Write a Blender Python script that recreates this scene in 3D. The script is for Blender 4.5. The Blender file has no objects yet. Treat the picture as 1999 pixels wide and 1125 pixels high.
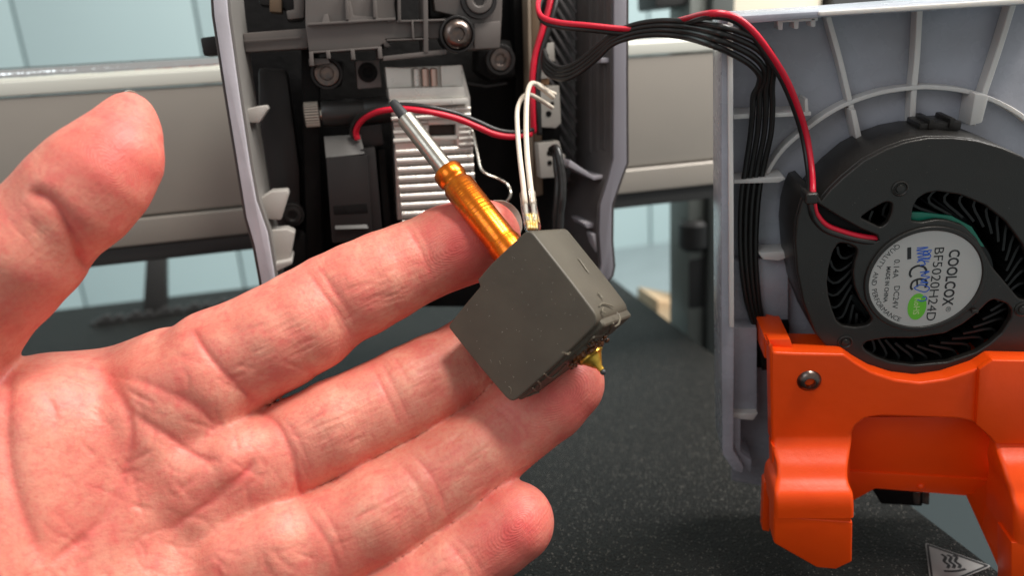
import bpy, bmesh, math, random
import numpy as np
from mathutils import Matrix, Vector, noise

random.seed(4)
SC = bpy.context.scene
SC.unit_settings.system = 'METRIC'
SC.unit_settings.scale_length = 0.01          # one unit is one centimetre
COL = SC.collection

# ------------------------------------------------------------------ camera
FL, CX, CY = 1420.0, 999.5, 562.5             # focal length and centre in photo pixels
def nrm(v):
    v = np.asarray(v, float); return v / np.linalg.norm(v)
WZ = -nrm([313, -4695, -FL])
WX = np.array([6700, 912, -FL]); WX = nrm(WX - WX.dot(WZ) * WZ)
WY = np.cross(WZ, WX)
CAMZ = 21.0
R3 = np.array([WX, WY, WZ])                   # camera space -> world
def W(v):
    return R3 @ np.asarray(v, float) + np.array([0, 0, CAMZ])
cam = bpy.data.cameras.new('camera')
camo = bpy.data.objects.new('camera', cam); COL.objects.link(camo)
m = Matrix.Identity(4)
for i in range(3):
    for j in range(3):
        m[i][j] = R3[i][j]
m.translation = Vector((0, 0, CAMZ))
camo.matrix_world = m
cam.sensor_width = 36; cam.lens = 36 * FL / 1999
cam.clip_start = 0.5; cam.clip_end = 1000
cam.dof.use_dof = True
cam.dof.focus_distance = 14.1
cam.dof.aperture_fstop = 0.02557 / 0.19
SC.camera = camo

# ------------------------------------------------------------------ world and lamps
wd = bpy.data.worlds.new('World'); SC.world = wd; wd.use_nodes = True
wb = wd.node_tree.nodes['Background']
wb.inputs[0].default_value = (1.0, 0.97, 0.94, 1); wb.inputs[1].default_value = 0.40
def area(name, pos, target, size, power, col):
    l = bpy.data.lights.new(name, 'AREA'); l.shape = 'DISK'; l.size = size; l.energy = power; l.color = col
    o = bpy.data.objects.new(name, l); COL.objects.link(o)
    p, t = Vector(W(pos)), Vector(W(target))
    o.matrix_world = Matrix.Translation(p) @ (t - p).to_track_quat('-Z', 'Y').to_matrix().to_4x4()
    return o
area('key_lamp', (25, 80, 32), (0, -1, -15), 20, 60000, (1.0, 0.93, 0.84))
area('wall_rail_fill', (34, 48, -6), (4, 0, -50), 30, 62000, (1.0, 0.97, 0.93))  # added fill that brightens the wall and rail, no such lamp seen
area('left_fill', (-45, 25, 45), (2, 0, -18), 40, 9000, (0.86, 0.94, 1.0))  # added soft cool fill from the left, no window known there
SC.view_settings.view_transform = 'Standard'; SC.view_settings.look = 'None'
SC.view_settings.exposure = 0.0; SC.view_settings.gamma = 1.0

# ------------------------------------------------------------------ geometry helpers
def P(px, py, d):
    """camera-space point seen at photo pixel px,py at depth d"""
    return np.array([(px - CX) / FL * d, -(py - CY) / FL * d, -d])
class Frame:
    def __init__(s, o, ex, ey):
        s.o = np.asarray(o, float); s.ex = nrm(ex); s.ey = nrm(np.asarray(ey) - np.dot(ey, s.ex) * s.ex); s.ez = np.cross(s.ex, s.ey)
        M = Matrix.Identity(4)
        a = [R3 @ s.ex, R3 @ s.ey, R3 @ s.ez]
        for j in range(3):
            for i in range(3):
                M[i][j] = a[j][i]
        M.translation = Vector(W(s.o)); s.M = M
    def px(s, x, y, h=0.0):
        r = np.array([(x - CX) / FL, -(y - CY) / FL, -1.0])
        t = (h + s.o.dot(s.ez)) / r.dot(s.ez)
        p = r * t - s.o
        return (p.dot(s.ex), p.dot(s.ey))
    def p3(s, x, y, h=0.0):
        a, b = s.px(x, y, h); return (a, b, h)
    def loc(s, c):
        p = np.asarray(c) - s.o
        return (p.dot(s.ex), p.dot(s.ey), p.dot(s.ez))
    def pts(s, L, h=0.0):
        return [s.px(x, y, h) for x, y in L]

def thing(name, frame, label=None, cat=None, group=None, kind=None):
    o = bpy.data.objects.new(name, None); COL.objects.link(o)
    o.empty_display_size = 0.5
    o.matrix_world = frame.M if isinstance(frame, Frame) else frame
    tag(o, label, cat, group, kind); return o
def tag(o, label=None, cat=None, group=None, kind=None):
    if label: o['label'] = label
    if cat: o['category'] = cat
    if group: o['group'] = group
    if kind: o['kind'] = kind
    return o
def link(name, me, mat=None, parent=None, M=None, smooth=True, ang=35):
    if mat is not None:
        me.materials.clear(); me.materials.append(mat)
    if smooth:
        me.polygons.foreach_set('use_smooth', [True] * len(me.polygons))
        if ang: me.set_sharp_from_angle(angle=math.radians(ang))
    me.name = name
    o = bpy.data.objects.new(name, me); COL.objects.link(o)
    if parent is not None: o.parent = parent
    if M is not None: o.matrix_world = M
    return o
def raw(verts, faces):
    me = bpy.data.meshes.new('m'); me.from_pydata([tuple(v) for v in verts], [], faces); me.update()
    bm = bmesh.new(); bm.from_mesh(me); bmesh.ops.recalc_face_normals(bm, faces=bm.faces); bm.to_mesh(me); bm.free()
    return me
def bev(me, w, seg=2, ang=30):
    bm = bmesh.new(); bm.from_mesh(me)
    ed = [e for e in bm.edges if len(e.link_faces) == 2 and e.calc_face_angle(0) > math.radians(ang)]
    if w > 0 and ed: bmesh.ops.bevel(bm, geom=ed, offset=w, segments=seg, profile=0.6, affect='EDGES', clamp_overlap=True)
    bm.to_mesh(me); bm.free(); return me
def join(*ms):
    bm = bmesh.new()
    for q in ms: bm.from_mesh(q)
    me = bpy.data.meshes.new('m'); bm.to_mesh(me); bm.free(); return me
def hexa(p8, b=0.02, seg=2):
    """8 corners: 4 of one face, then the 4 matching ones"""
    return bev(raw(p8, [(0, 1, 2, 3), (4, 5, 6, 7), (0, 1, 5, 4), (1, 2, 6, 5), (2, 3, 7, 6), (3, 0, 4, 7)]), b, seg)
def box(u0, u1, v0, v1, h0, h1, b=0.02, seg=2):
    return hexa([(u0, v0, h0), (u1, v0, h0), (u1, v1, h0), (u0, v1, h0), (u0, v0, h1), (u1, v0, h1), (u1, v1, h1), (u0, v1, h1)], b, seg)
def prism(pts, h0, h1, b=0.02, seg=2):
    n = len(pts)
    return bev(raw([(x, y, h0) for x, y in pts] + [(x, y, h1) for x, y in pts],
        [tuple(range(n)), tuple(range(n, 2 * n))] + [(i, (i + 1) % n, (i + 1) % n + n, i + n) for i in range(n)]), b, seg)
def rnd(pts, r, n=5):
    out = []; N = len(pts)
    rr = r if isinstance(r, (list, tuple)) else [r] * N
    for i in range(N):
        p, a, b = np.array(pts[i]), np.array(pts[i - 1]), np.array(pts[(i + 1) % N])
        da, db = np.linalg.norm(a - p), np.linalg.norm(b - p)
        q = min(rr[i], da * .48, db * .48)
        if q < 1e-4: out.append(tuple(p)); continue
        s, e = p + (a - p) / da * q, p + (b - p) / db * q
        for k in range(n + 1):
            t = k / n; out.append(tuple((1 - t) ** 2 * s + 2 * t * (1 - t) * p + t * t * e))
    return out
def smooth_loop(pts, n=6):
    pts = [np.array(p, float) for p in pts]; N = len(pts); out = []
    for i in range(N):
        a, b, c, d = pts[i - 1], pts[i], pts[(i + 1) % N], pts[(i + 2) % N]
        for k in range(n):
            t = k / n
            out.append(tuple(.5 * (2 * b + (c - a) * t + (2 * a - 5 * b + 4 * c - d) * t * t + (3 * b - a - 3 * c + d) * t ** 3)))
    return out
def circ(x, y, r, n=48, a0=0, a1=None, ry=None):
    if a1 is None:
        return [(x + r * math.cos(2 * math.pi * k / n), y + (ry or r) * math.sin(2 * math.pi * k / n)) for k in range(n)]
    return [(x + r * math.cos(a0 + (a1 - a0) * k / n), y + (ry or r) * math.sin(a0 + (a1 - a0) * k / n)) for k in range(n + 1)]
def plate(outer, holes, h0, h1, b=0.02, res=2):
    """flat plate with holes, its edges bevelled"""
    cu = bpy.data.curves.new('c', 'CURVE'); cu.dimensions = '2D'; cu.fill_mode = 'BOTH'
    for L in [outer] + list(holes):
        s = cu.splines.new('POLY'); s.points.add(len(L) - 1); s.use_cyclic_u = True
        for i, (x, y) in enumerate(L): s.points[i].co = (x, y, 0, 1)
    cu.extrude = max((h1 - h0) / 2 - b, 0.0005); cu.bevel_depth = b; cu.bevel_resolution = res; cu.offset = -b
    ob = bpy.data.objects.new('c', cu)
    me = bpy.data.meshes.new_from_object(ob)
    bpy.data.objects.remove(ob); bpy.data.curves.remove(cu)
    me.transform(Matrix.Translation((0, 0, (h0 + h1) / 2)))
    return me
def text(s, size, extrude=0.001, bold=0.0, spacing=1.0, align='LEFT'):
    cu = bpy.data.curves.new('t', 'FONT'); cu.body = s; cu.size = size; cu.extrude = extrude; cu.offset = bold
    cu.space_character = spacing; cu.align_x = align; cu.resolution_u = 3
    ob = bpy.data.objects.new('t', cu)
    me = bpy.data.meshes.new_from_object(ob)
    bpy.data.objects.remove(ob); bpy.data.curves.remove(cu)
    return me
def lathe(prof, n=40, M=None):
    """prof: (radius, z) pairs from one end to the other"""
    v, f = [], []
    for r, z in prof:
        for k in range(n):
            a = 2 * math.pi * k / n; v.append((r * math.cos(a), r * math.sin(a), z))
    for i in range(len(prof) - 1):
        for k in range(n):
            f.append((i * n + k, i * n + (k + 1) % n, (i + 1) * n + (k + 1) % n, (i + 1) * n + k))
    if prof[0][0] > 1e-5: f.append(tuple(range(n)))
    if prof[-1][0] > 1e-5: f.append(tuple(range((len(prof) - 1) * n, len(prof) * n)))
    me = raw(v, f)
    bm = bmesh.new(); bm.from_mesh(me); bmesh.ops.remove_doubles(bm, verts=bm.verts, dist=1e-5); bm.to_mesh(me); bm.free()
    if M is not None: me.transform(M)
    return me
def along(a, b):
    """matrix putting local z from a to b"""
    a, b = Vector(a), Vector(b)
    return Matrix.Translation(a) @ (b - a).to_track_quat('Z', 'Y').to_matrix().to_4x4()
def crv(pts, n=8):
    pts = [np.array(p, float) for p in pts]
    q = [2 * pts[0] - pts[1]] + pts + [2 * pts[-1] - pts[-2]]; out = []
    for i in range(1, len(q) - 2):
        a, b, c, d = q[i - 1:i + 3]
        for k in range(n):
            t = k / n
            out.append(.5 * (2 * b + (c - a) * t + (2 * a - 5 * b + 4 * c - d) * t * t + (3 * b - a - 3 * c + d) * t ** 3))
    out.append(pts[-1]); return out
def tube(pts, r, n=12, sm=8, caps=True):
    pts = crv(pts, sm) if sm else [np.array(p, float) for p in pts]
    v, f = [], []; N = len(pts); up = None
    for i, p in enumerate(pts):
        t = nrm(pts[min(i + 1, N - 1)] - pts[max(i - 1, 0)])
        if up is None:
            up = nrm(np.cross(t, [0.3, 0.2, 1]))
        up = nrm(up - up.dot(t) * t); s = np.cross(t, up)
        rr = r(i / (N - 1)) if callable(r) else r
        for k in range(n):
            a = 2 * math.pi * k / n; v.append(p + rr * (math.cos(a) * up + math.sin(a) * s))
    for i in range(N - 1):
        for k in range(n):
            f.append((i * n + k, i * n + (k + 1) % n, (i + 1) * n + (k + 1) % n, (i + 1) * n + k))
    if caps: f += [tuple(range(n)), tuple(range((N - 1) * n, N * n))]
    return raw(v, f)

# ------------------------------------------------------------------ materials
def mat(name, col, rough=0.5, metal=0.0, bump=None, spec=0.5, mottle=None, specks=None, coat=0.0, sss=None, trans=0.0, alpha=1.0, aniso=0.0, rvar=0.0):
    m = bpy.data.materials.new(name); m.use_nodes = True
    nt = m.node_tree; N, L = nt.nodes, nt.links; b = N['Principled BSDF']
    b.inputs['Roughness'].default_value = rough; b.inputs['Metallic'].default_value = metal
    b.inputs['Specular IOR Level'].default_value = spec
    if coat: b.inputs['Coat Weight'].default_value = coat; b.inputs['Coat Roughness'].default_value = 0.12
    if trans: b.inputs['Transmission Weight'].default_value = trans
    if alpha < 1: b.inputs['Alpha'].default_value = alpha
    if sss:
        b.inputs['Subsurface Weight'].default_value = sss[0]; b.inputs['Subsurface Radius'].default_value = sss[1]; b.inputs['Subsurface Scale'].default_value = sss[2]
    tc = N.new('ShaderNodeTexCoord')
    c = N.new('ShaderNodeRGB'); c.outputs[0].default_value = (*col, 1); cur = c.outputs[0]
    if mottle:
        scale, amt, col2 = mottle
        t = N.new('ShaderNodeTexNoise'); t.inputs['Scale'].default_value = scale; t.inputs['Detail'].default_value = 5
        L.new(tc.outputs['Object'], t.inputs['Vector'])
        r = N.new('ShaderNodeMapRange'); r.inputs[1].default_value = 0.35; r.inputs[2].default_value = 0.7; r.inputs[4].default_value = amt
        L.new(t.outputs[0], r.inputs[0])
        x = N.new('ShaderNodeMix'); x.data_type = 'RGBA'; L.new(r.outputs[0], x.inputs[0]); L.new(cur, x.inputs[6]); x.inputs[7].default_value = (*col2, 1)
        cur = x.outputs[2]
    if specks:
        scale, size, col2 = specks
        t = N.new('ShaderNodeTexVoronoi'); t.inputs['Scale'].default_value = scale
        L.new(tc.outputs['Object'], t.inputs['Vector'])
        t2 = N.new('ShaderNodeTexNoise'); t2.inputs['Scale'].default_value = scale * .35
        L.new(tc.outputs['Object'], t2.inputs['Vector'])
        mu = N.new('ShaderNodeMath'); mu.operation = 'MULTIPLY_ADD'; L.new(t2.outputs[0], mu.inputs[0]); mu.inputs[1].default_value = size * 5; mu.inputs[2].default_value = -size * 2.1
        r = N.new('ShaderNodeMath'); r.operation = 'LESS_THAN'; L.new(t.outputs['Distance'], r.inputs[0]); L.new(mu.outputs[0], r.inputs[1])
        x = N.new('ShaderNodeMix'); x.data_type = 'RGBA'; L.new(r.outputs[0], x.inputs[0]); L.new(cur, x.inputs[6]); x.inputs[7].default_value = (*col2, 1)
        cur = x.outputs[2]
    L.new(cur, b.inputs['Base Color'])
    if bump:
        prev = None
        for scale, dist in (bump if isinstance(bump[0], tuple) else (bump,)):
            t = N.new('ShaderNodeTexNoise'); t.inputs['Scale'].default_value = scale; t.inputs['Detail'].default_value = 4
            L.new(tc.outputs['Object'], t.inputs['Vector'])
            u = N.new('ShaderNodeBump'); u.inputs['Distance'].default_value = dist; u.inputs['Strength'].default_value = 1
            L.new(t.outputs[0], u.inputs['Height'])
            if prev: L.new(prev, u.inputs['Normal'])
            prev = u.outputs[0]
        L.new(prev, b.inputs['Normal'])
    if rvar:
        t = N.new('ShaderNodeTexNoise'); t.inputs['Scale'].default_value = 1.7; t.inputs['Detail'].default_value = 6
        L.new(tc.outputs['Object'], t.inputs['Vector'])
        r = N.new('ShaderNodeMapRange'); r.inputs[3].default_value = rough - rvar; r.inputs[4].default_value = rough + rvar
        L.new(t.outputs[0], r.inputs[0]); L.new(r.outputs[0], b.inputs['Roughness'])
    return m
M_ = dict(
    silicone=mat('grey_silicone', (.092, .079, .058), .48, spec=.45, bump=((60, .0008), (1.6, .012)), mottle=(1.1, .9, (.07, .06, .045)), specks=(11, .02, (.17, .15, .12))),
    amber=mat('amber_lacquered_metal', (1.0, .30, .012), .24, .9, bump=(25, .0015), mottle=(7, .8, (.85, .13, .004)), rvar=.08, coat=.5),
    steel=mat('brushed_steel', (.54, .51, .45), .26, .9, bump=(60, .0004), rvar=.06),
    dark_tip=mat('dark_sleeve', (.03, .03, .032), .5, bump=(30, .004)),
    brass=mat('brass', (.85, .52, .08), .32, .8, bump=(20, .004), mottle=(9, .7, (.3, .15, .02))),
    char=mat('burnt_residue', (.035, .014, .006), .25, bump=(18, .03), mottle=(12, .7, (.3, .09, .015)), coat=.6),
    black=mat('black_plastic', (.02, .019, .018), .4, bump=(40, .0015), specks=(14, .015, (.15, .14, .12)), rvar=.1),
    fan=mat('black_fan_plastic', (.0145, .0133, .012), .4, bump=(40, .004), specks=(13, .05, (.3, .27, .21)), mottle=(1.5, .5, (.021, .019, .016)), rvar=.1),
    blade=mat('glossy_black_blade', (.006, .006, .006), .4, spec=.35),
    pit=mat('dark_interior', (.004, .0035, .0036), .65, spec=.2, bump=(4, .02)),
    greyp=mat('warm_grey_plastic', (.115, .101, .094), .42, bump=(45, .0015), mottle=(1.4, .5, (.095, .083, .076)), specks=(16, .015, (.35, .33, .3)), rvar=.06),
    dgreyp=mat('dark_grey_plastic', (.018, .0165, .0165), .45, spec=.35, bump=(45, .002), rvar=.08),
    shell=mat('pale_shell_plastic', (.50, .485, .53), .38, bump=(30, .002), sss=(.3, (1, 1, 1.1), .12), mottle=(1.2, .5, (.33, .32, .34)), rvar=.08),
    cover=mat('milky_grey_plastic', (.42, .435, .495), .27, bump=((30, .0012), (1.2, .02)), sss=(.25, (1, 1, 1.1), .1), mottle=(.55, .7, (.24, .245, .27)), specks=(3, .02, (.05, .05, .05)), rvar=.06),
    rib=mat('pale_rib_plastic', (.68, .66, .64), .35, bump=(20, .002), sss=(.4, (1, .9, .8), .15)),
    orange=mat('orange_plastic', (.93, .08, .003), .38, spec=.38, bump=((40, .0025), (2, .012)), sss=(.12, (1, .3, .1), .08), specks=(6, .02, (.25, .03, .01)), mottle=(1.1, .4, (.82, .06, .003)), rvar=.05),
    alu=mat('cast_aluminium', (.74, .71, .66), .3, .5, bump=((30, .004), (9, .006)), rvar=.1),
    pin_reflection=mat('pin_reflection', (.62, .45, .38), .28, .9),  # warm reflections on the aluminium pins, put into their colour
    blackmet=mat('black_oxide_steel', (.13, .115, .11), .28, 1.0, bump=(30, .002), mottle=(8, .5, (.3, .2, .15))),
    redw=mat('red_wire_insulation', (.62, .006, .03), .42, bump=(20, .002)),
    blackw=mat('black_wire_insulation', (.012, .0115, .011), .38, bump=(14, .002)),
    whitew=mat('cream_wire_insulation', (.68, .6, .5), .5, bump=(25, .003), mottle=(6, .5, (.55, .47, .38))),
    clear=mat('clear_sleeve', (.9, .85, .75), .1, trans=1.0, alpha=.35),
    yellow=mat('yellow_terminal', (.75, .5, .08), .3, .3, bump=(20, .01), mottle=(14, .9, (.8, .75, .55))),
    conn=mat('white_connector', (.46, .44, .4), .4, bump=(20, .003)),
    pcb=mat('circuit_board_brown', (.15, .1, .06), .45),
    greenpcb=mat('green_circuit_board', (.005, .17, .11), .3),
    label=mat('silver_label', (.47, .46, .445), .4, .15, bump=(60, .0008)),
    ink=mat('black_ink', (.012, .012, .014), .45),
    blueink=mat('blue_pen_ink', (.02, .1, .5), .45),
    greenink=mat('green_ink', (.13, .5, .03), .45),
    paleink=mat('pale_green_ink', (.45, .62, .25), .45),
    rail=mat('satin_aluminium', (.315, .285, .25), .42, .25, bump=((30, .001), (.8, .01)), mottle=(.25, .6, (.29, .265, .235)), rvar=.05),
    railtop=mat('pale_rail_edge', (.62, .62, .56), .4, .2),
    chrome=mat('bright_metal', (.85, .86, .85), .16, 1.0, bump=((1.3, .06), (9, .006))),
    darkmet=mat('dark_painted_metal', (.03, .03, .03), .5),
    wall=mat('pale_blue_wall', (.46, .60, .62), .55, mottle=(.05, .5, (.42, .55, .575))),
    table=mat('blue_grey_tabletop', (.3, .37, .39), .5, mottle=(.3, .5, (.25, .31, .33))),
    wood=mat('pale_wood', (.6, .42, .25), .6, mottle=(.8, .8, (.75, .62, .42))),
    box=mat('cream_box', (.62, .57, .46), .5, mottle=(.3, .5, (.5, .45, .36))),
    nail=mat('fingernail', (.42, .38, .33), .3, sss=(.3, (1, .6, .4), .1), alpha=.6),
    sticker=mat('silver_sticker', (.36, .36, .35), .4, .4, bump=(40, .003)),
)
# black textured print sheet: coarse grain, its glints painted in as pale specks
def bed_material():
    m = mat('black_textured_sheet', (.008, .008, .0074), .5, spec=.25)
    nt = m.node_tree; N, L = nt.nodes, nt.links; b = N['Principled BSDF']; tc = N['Texture Coordinate']
    t = N.new('ShaderNodeTexNoise'); t.inputs['Scale'].default_value = 16; t.inputs['Detail'].default_value = 3; L.new(tc.outputs['Object'], t.inputs['Vector'])
    v = N.new('ShaderNodeTexVoronoi'); v.inputs['Scale'].default_value = 22; L.new(tc.outputs['Object'], v.inputs['Vector'])
    a = N.new('ShaderNodeMath'); a.operation = 'ADD'; L.new(t.outputs[0], a.inputs[0]); L.new(v.outputs['Distance'], a.inputs[1])
    u = N.new('ShaderNodeBump'); u.inputs['Distance'].default_value = .07; u.inputs['Strength'].default_value = .9; L.new(a.outputs[0], u.inputs['Height']); L.new(u.outputs[0], b.inputs['Normal'])
    s = N.new('ShaderNodeTexVoronoi'); s.inputs['Scale'].default_value = 12; L.new(tc.outputs['Object'], s.inputs['Vector'])
    lt = N.new('ShaderNodeMath'); lt.operation = 'LESS_THAN'; L.new(s.outputs['Distance'], lt.inputs[0]); lt.inputs[1].default_value = .16
    x = N.new('ShaderNodeMix'); x.data_type = 'RGBA'; L.new(lt.outputs[0], x.inputs[0]); x.inputs[6].default_value = (.008, .008, .0074, 1); x.inputs[7].default_value = (.24, .225, .2, 1)
    L.new(x.outputs[2], b.inputs['Base Color'])
    return m
M_['bed'] = bed_material()
def turned(name, col, col2, rough, metal, s, dist, coat=0.):
    # fine rings left by the lathe, running round the tube (its length is the object x axis)
    m = mat(name, col, rough, metal, coat=coat); nt = m.node_tree; N, L = nt.nodes, nt.links; b = N['Principled BSDF']
    mp = N.new('ShaderNodeMapping'); mp.inputs['Scale'].default_value = (s, .5, .5); L.new(N['Texture Coordinate'].outputs['Object'], mp.inputs['Vector'])
    t = N.new('ShaderNodeTexNoise'); t.inputs['Scale'].default_value = 1; t.inputs['Detail'].default_value = 3; L.new(mp.outputs[0], t.inputs['Vector'])
    u = N.new('ShaderNodeBump'); u.inputs['Distance'].default_value = dist; L.new(t.outputs[0], u.inputs['Height']); L.new(u.outputs[0], b.inputs['Normal'])
    t2 = N.new('ShaderNodeTexNoise'); t2.inputs['Scale'].default_value = 5; t2.inputs['Detail'].default_value = 8; t2.inputs['Roughness'].default_value = .75; L.new(N['Texture Coordinate'].outputs['Object'], t2.inputs['Vector'])
    a = N.new('ShaderNodeMath'); a.operation = 'MULTIPLY_ADD'; L.new(t2.outputs[0], a.inputs[0]); a.inputs[1].default_value = 3; a.inputs[2].default_value = -1.1; a.use_clamp = True
    x = N.new('ShaderNodeMix'); x.data_type = 'RGBA'; L.new(a.outputs[0], x.inputs[0]); x.inputs[6].default_value = (*col, 1); x.inputs[7].default_value = (*col2, 1); L.new(x.outputs[2], b.inputs['Base Color'])
    r = N.new('ShaderNodeMapRange'); L.new(t2.outputs[0], r.inputs[0]); r.inputs[3].default_value = rough - .1; r.inputs[4].default_value = rough + .14; L.new(r.outputs[0], b.inputs['Roughness'])
    return m
M_['amber'] = turned('amber_lacquered_metal', (.88, .235, .012), (.5, .08, .003), .26, .95, 26, .006, .25)
M_['steel_turned'] = turned('turned_steel', (.5, .47, .41), (.36, .33, .28), .27, .95, 30, .0016)
# ------------------------------------------------------------------ the setting: table, wall, bed, rail
SET = Frame(np.array([0, 0, 0]) - WZ * CAMZ, WX, WY)              # table plane, z up
def onz(x, y, z):
    return SET.px(x, y, z)
TABLEZ = 0.0
BEDZ = CAMZ - 11.6
me = box(-160, 160, -60, 92, -2, 0, 0.1)
o = link('table', me, M_['table'], None, SET.M); tag(o, 'pale blue grey tabletop under the printer', None, None, 'structure')
# wall of upright boards
WALLY = 78.0
WF = Frame(SET.o + WY * WALLY, WX, WZ)                             # z toward the camera
wall = thing('wall', WF, 'pale blue wall of wide upright boards', None, None, 'structure')
g0 = WF.px(19.5, 0)[0]; g1 = WF.px(377, 0)[0]; step = g1 - g0
proto = box(0.12, step - 0.12, -3, 110, -1.5, 0, 0.12)
for k in range(-9, 15):
    link('plank', proto, M_['wall'], wall).location = (g0 + k * step, 0, 0)
link('backing', box(g0 - 9 * step, g0 + 15 * step, -3, 110, -2.4, -1.56, 0), mat('wall_gap', (.3, .38, .38), .7), wall)

# heated bed: the rear right corner lies behind the hot end
c = onz(1120, 486, BEDZ)
bed_fr = Frame(W(SET.o) * 0 + SET.o + SET.ex * c[0] + SET.ey * c[1] + SET.ez * BEDZ, WX, WY)
bed = thing('print_bed', bed_fr, 'black heated bed with a rough textured sheet', 'print bed')
e1 = bed_fr.px(1950, 1119)
sl = e1[0] / e1[1]
LL = 42.0
q = [(0, 0), (-46, 0.6), (-46, -LL), (sl * -LL, -LL)]
q = [(x, y) for x, y in q]
link('sheet', prism(rnd(q, .6), -.12, 0, .03), M_['bed'], bed)
q2 = [(-.15, -.15), (-45.8, .4), (-45.8, -LL + .2), (sl * -LL - .2, -LL + .2)]
link('heater_plate', prism(rnd(q2, .5), -.55, -.125, .03), M_['darkmet'], bed)
# tabs at the back edge, blurred
kx, ky = bed_fr.px(303, 612)
link('clip', hexa([(kx - .7, ky, .0), (kx + .6, ky, .0), (kx + .6, ky + .8, .0), (kx - .7, ky + .8, .0), (kx + .1, ky, 3.2), (kx + 1.2, ky, 3.2), (kx + 1.2, ky + .6, 3.2), (kx + .1, ky + .6, 3.2)], .3), M_['darkmet'], bed)
r0, r1_ = bed_fr.px(185, 636), bed_fr.px(470, 596)
for k in range(26):
    u_ = k / 25; rx_, ry_ = r0[0] + (r1_[0] - r0[0]) * u_, r0[1] + (r1_[1] - r0[1]) * u_
    link('bristle', box(rx_ - .22, rx_ + .2, ry_, ry_ + .4, .004, .15 + .3 * ((k * 7) % 5) / 4, .05, 1), M_['darkmet'], bed)
pb = box(bed_fr.px(1700, 1000)[0] - 24, bed_fr.px(1700, 1000)[0] + 19, -LL - 6, -17, -8.5, -4.2, .3)
o = link('dark_base_box', pb, mat('base_blue_grey', (.03, .04, .043), .7, spec=.15), None, bed_fr.M); tag(o, 'dull blue grey box added below the edge of the black bed to darken the table there', 'dark box')  # dark box added where the table beyond the bed is too bright
# hot-surface warning sticker
stk = bpy.data.objects.new('warning_sticker', None); COL.objects.link(stk); stk.parent = bed
A = [bed_fr.px(*p) for p in ((1806, 1061), (1936, 1107), (1818, 1156))]
def shrink(T, s):
    c_ = np.mean(T, axis=0); return [tuple(c_ + (np.array(t) - c_) * s) for t in T]
link('backing', prism(rnd(A, .08), .002, .014, 0), M_['sticker'], stk)
link('border', plate(rnd(shrink(A, .95), .07), [rnd(shrink(A, .84), .05)], .016, .02, .0003), M_['ink'], stk)
def stroke(fr, L, r, h, mt, parent, name='mark', sq=.12, sm=6):
    me = tube([fr.p3(x, y, h) for x, y in L], r, 8, sm)
    me.transform(Matrix.Translation((0, 0, h)) @ Matrix.Diagonal((1, 1, sq, 1)) @ Matrix.Translation((0, 0, -h)))
    return link(name, me, mt, parent)
for dx in (0, 11, 22):
    stroke(bed_fr, [(1838 + dx, 1083 + dx * .12), (1846 + dx, 1089), (1843 + dx, 1097), (1852 + dx, 1104), (1850 + dx, 1110)], .035, .016, M_['ink'], stk, 'heat_wave')
stroke(bed_fr, [(1843, 1116), (1866, 1116), (1885, 1112)], .035, .016, M_['ink'], stk, 'surface_line')

# gantry rail
RD = 24.0
RF = Frame(P(1000, 250, RD), WX, WZ)
rail = thing('gantry_rail', RF, 'long satin aluminium rail running sideways behind the print head', 'rail')
def ry(x, y, h=0): return RF.px(x, y, h)[1]
t0, t1 = ry(200, 191), ry(1300, 93)
tp = (t0 + t1) / 2
b0, b1 = ry(300, 490), ry(1300, 369)
bt = (b0 + b1) / 2
H = tp - bt
mid = tp - H * .80
link('face', box(-34, 34, mid + .06, tp - .02, -1.2, 0, .08, 3), M_['rail'], rail)
link('lower_lip', box(-34, 34, bt + .12, mid, -1.2, .12, .07, 3), M_['rail'], rail)
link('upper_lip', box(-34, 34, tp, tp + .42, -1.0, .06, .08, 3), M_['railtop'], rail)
link('rod', lathe([(.2, -34), (.2, 34)], 24, Matrix.Translation((0, tp + .56, -.35)) @ Matrix.Rotation(math.pi / 2, 4, 'Y')), M_['chrome'], rail)
link('top_channel', box(-34, 34, tp + .43, tp + .80, -2.2, -.6, .05), M_['darkmet'], rail)
link('under_channel', box(-34, 34, bt - .42, bt + .1, -1.6, -.02, .06), M_['darkmet'], rail)

# upright frame post with what hangs on it, right of the print head
PF = Frame(P(1390, 500, 33), WX, WZ)
post = thing('frame_post', PF, 'dark grey upright post of the printer frame seen between print head and cover', 'post')
xa, xb, xc = PF.px(1352, 500)[0], PF.px(1384, 500)[0], PF.px(1424, 500)[0]
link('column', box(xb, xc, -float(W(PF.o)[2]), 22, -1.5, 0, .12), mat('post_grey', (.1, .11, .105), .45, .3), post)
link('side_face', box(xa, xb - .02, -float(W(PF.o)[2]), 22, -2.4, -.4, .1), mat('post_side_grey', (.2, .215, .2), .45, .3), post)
KF = Frame(P(1345, 540, 34), WX, WZ)
kn = thing('black_clamp', KF, 'blurred black knob and block beside the frame post under the rail', 'clamp')
a = KF.pts([(1335, 428), (1366, 428), (1366, 520), (1335, 520)]); link('knob', lathe([(0, .7), (.55, .7), (.7, .5), (.7, -.5), (.55, -.7), (0, -.7)], 28, Matrix.Translation(((a[0][0] + a[1][0]) / 2, (a[0][1] + a[2][1]) / 2 + .45, .2)) @ Matrix.Rotation(math.pi / 2, 4, 'X')), M_['darkmet'], kn)
link('block', box(a[0][0], a[1][0] + .3, KF.px(1340, 600)[1], a[2][1] + .6, -.5, .5, .15), M_['darkmet'], kn)
link('foot', box(a[0][0] + .2, a[1][0] + .6, KF.px(1340, 650)[1], KF.px(1340, 602)[1], -.5, .4, .15), M_['darkmet'], kn)
F2 = Frame(P(1340, 640, 42), WX, WZ)
wb_ = F2.pts([(1284, 586), (1376, 604), (1380, 740), (1280, 740)])
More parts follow.
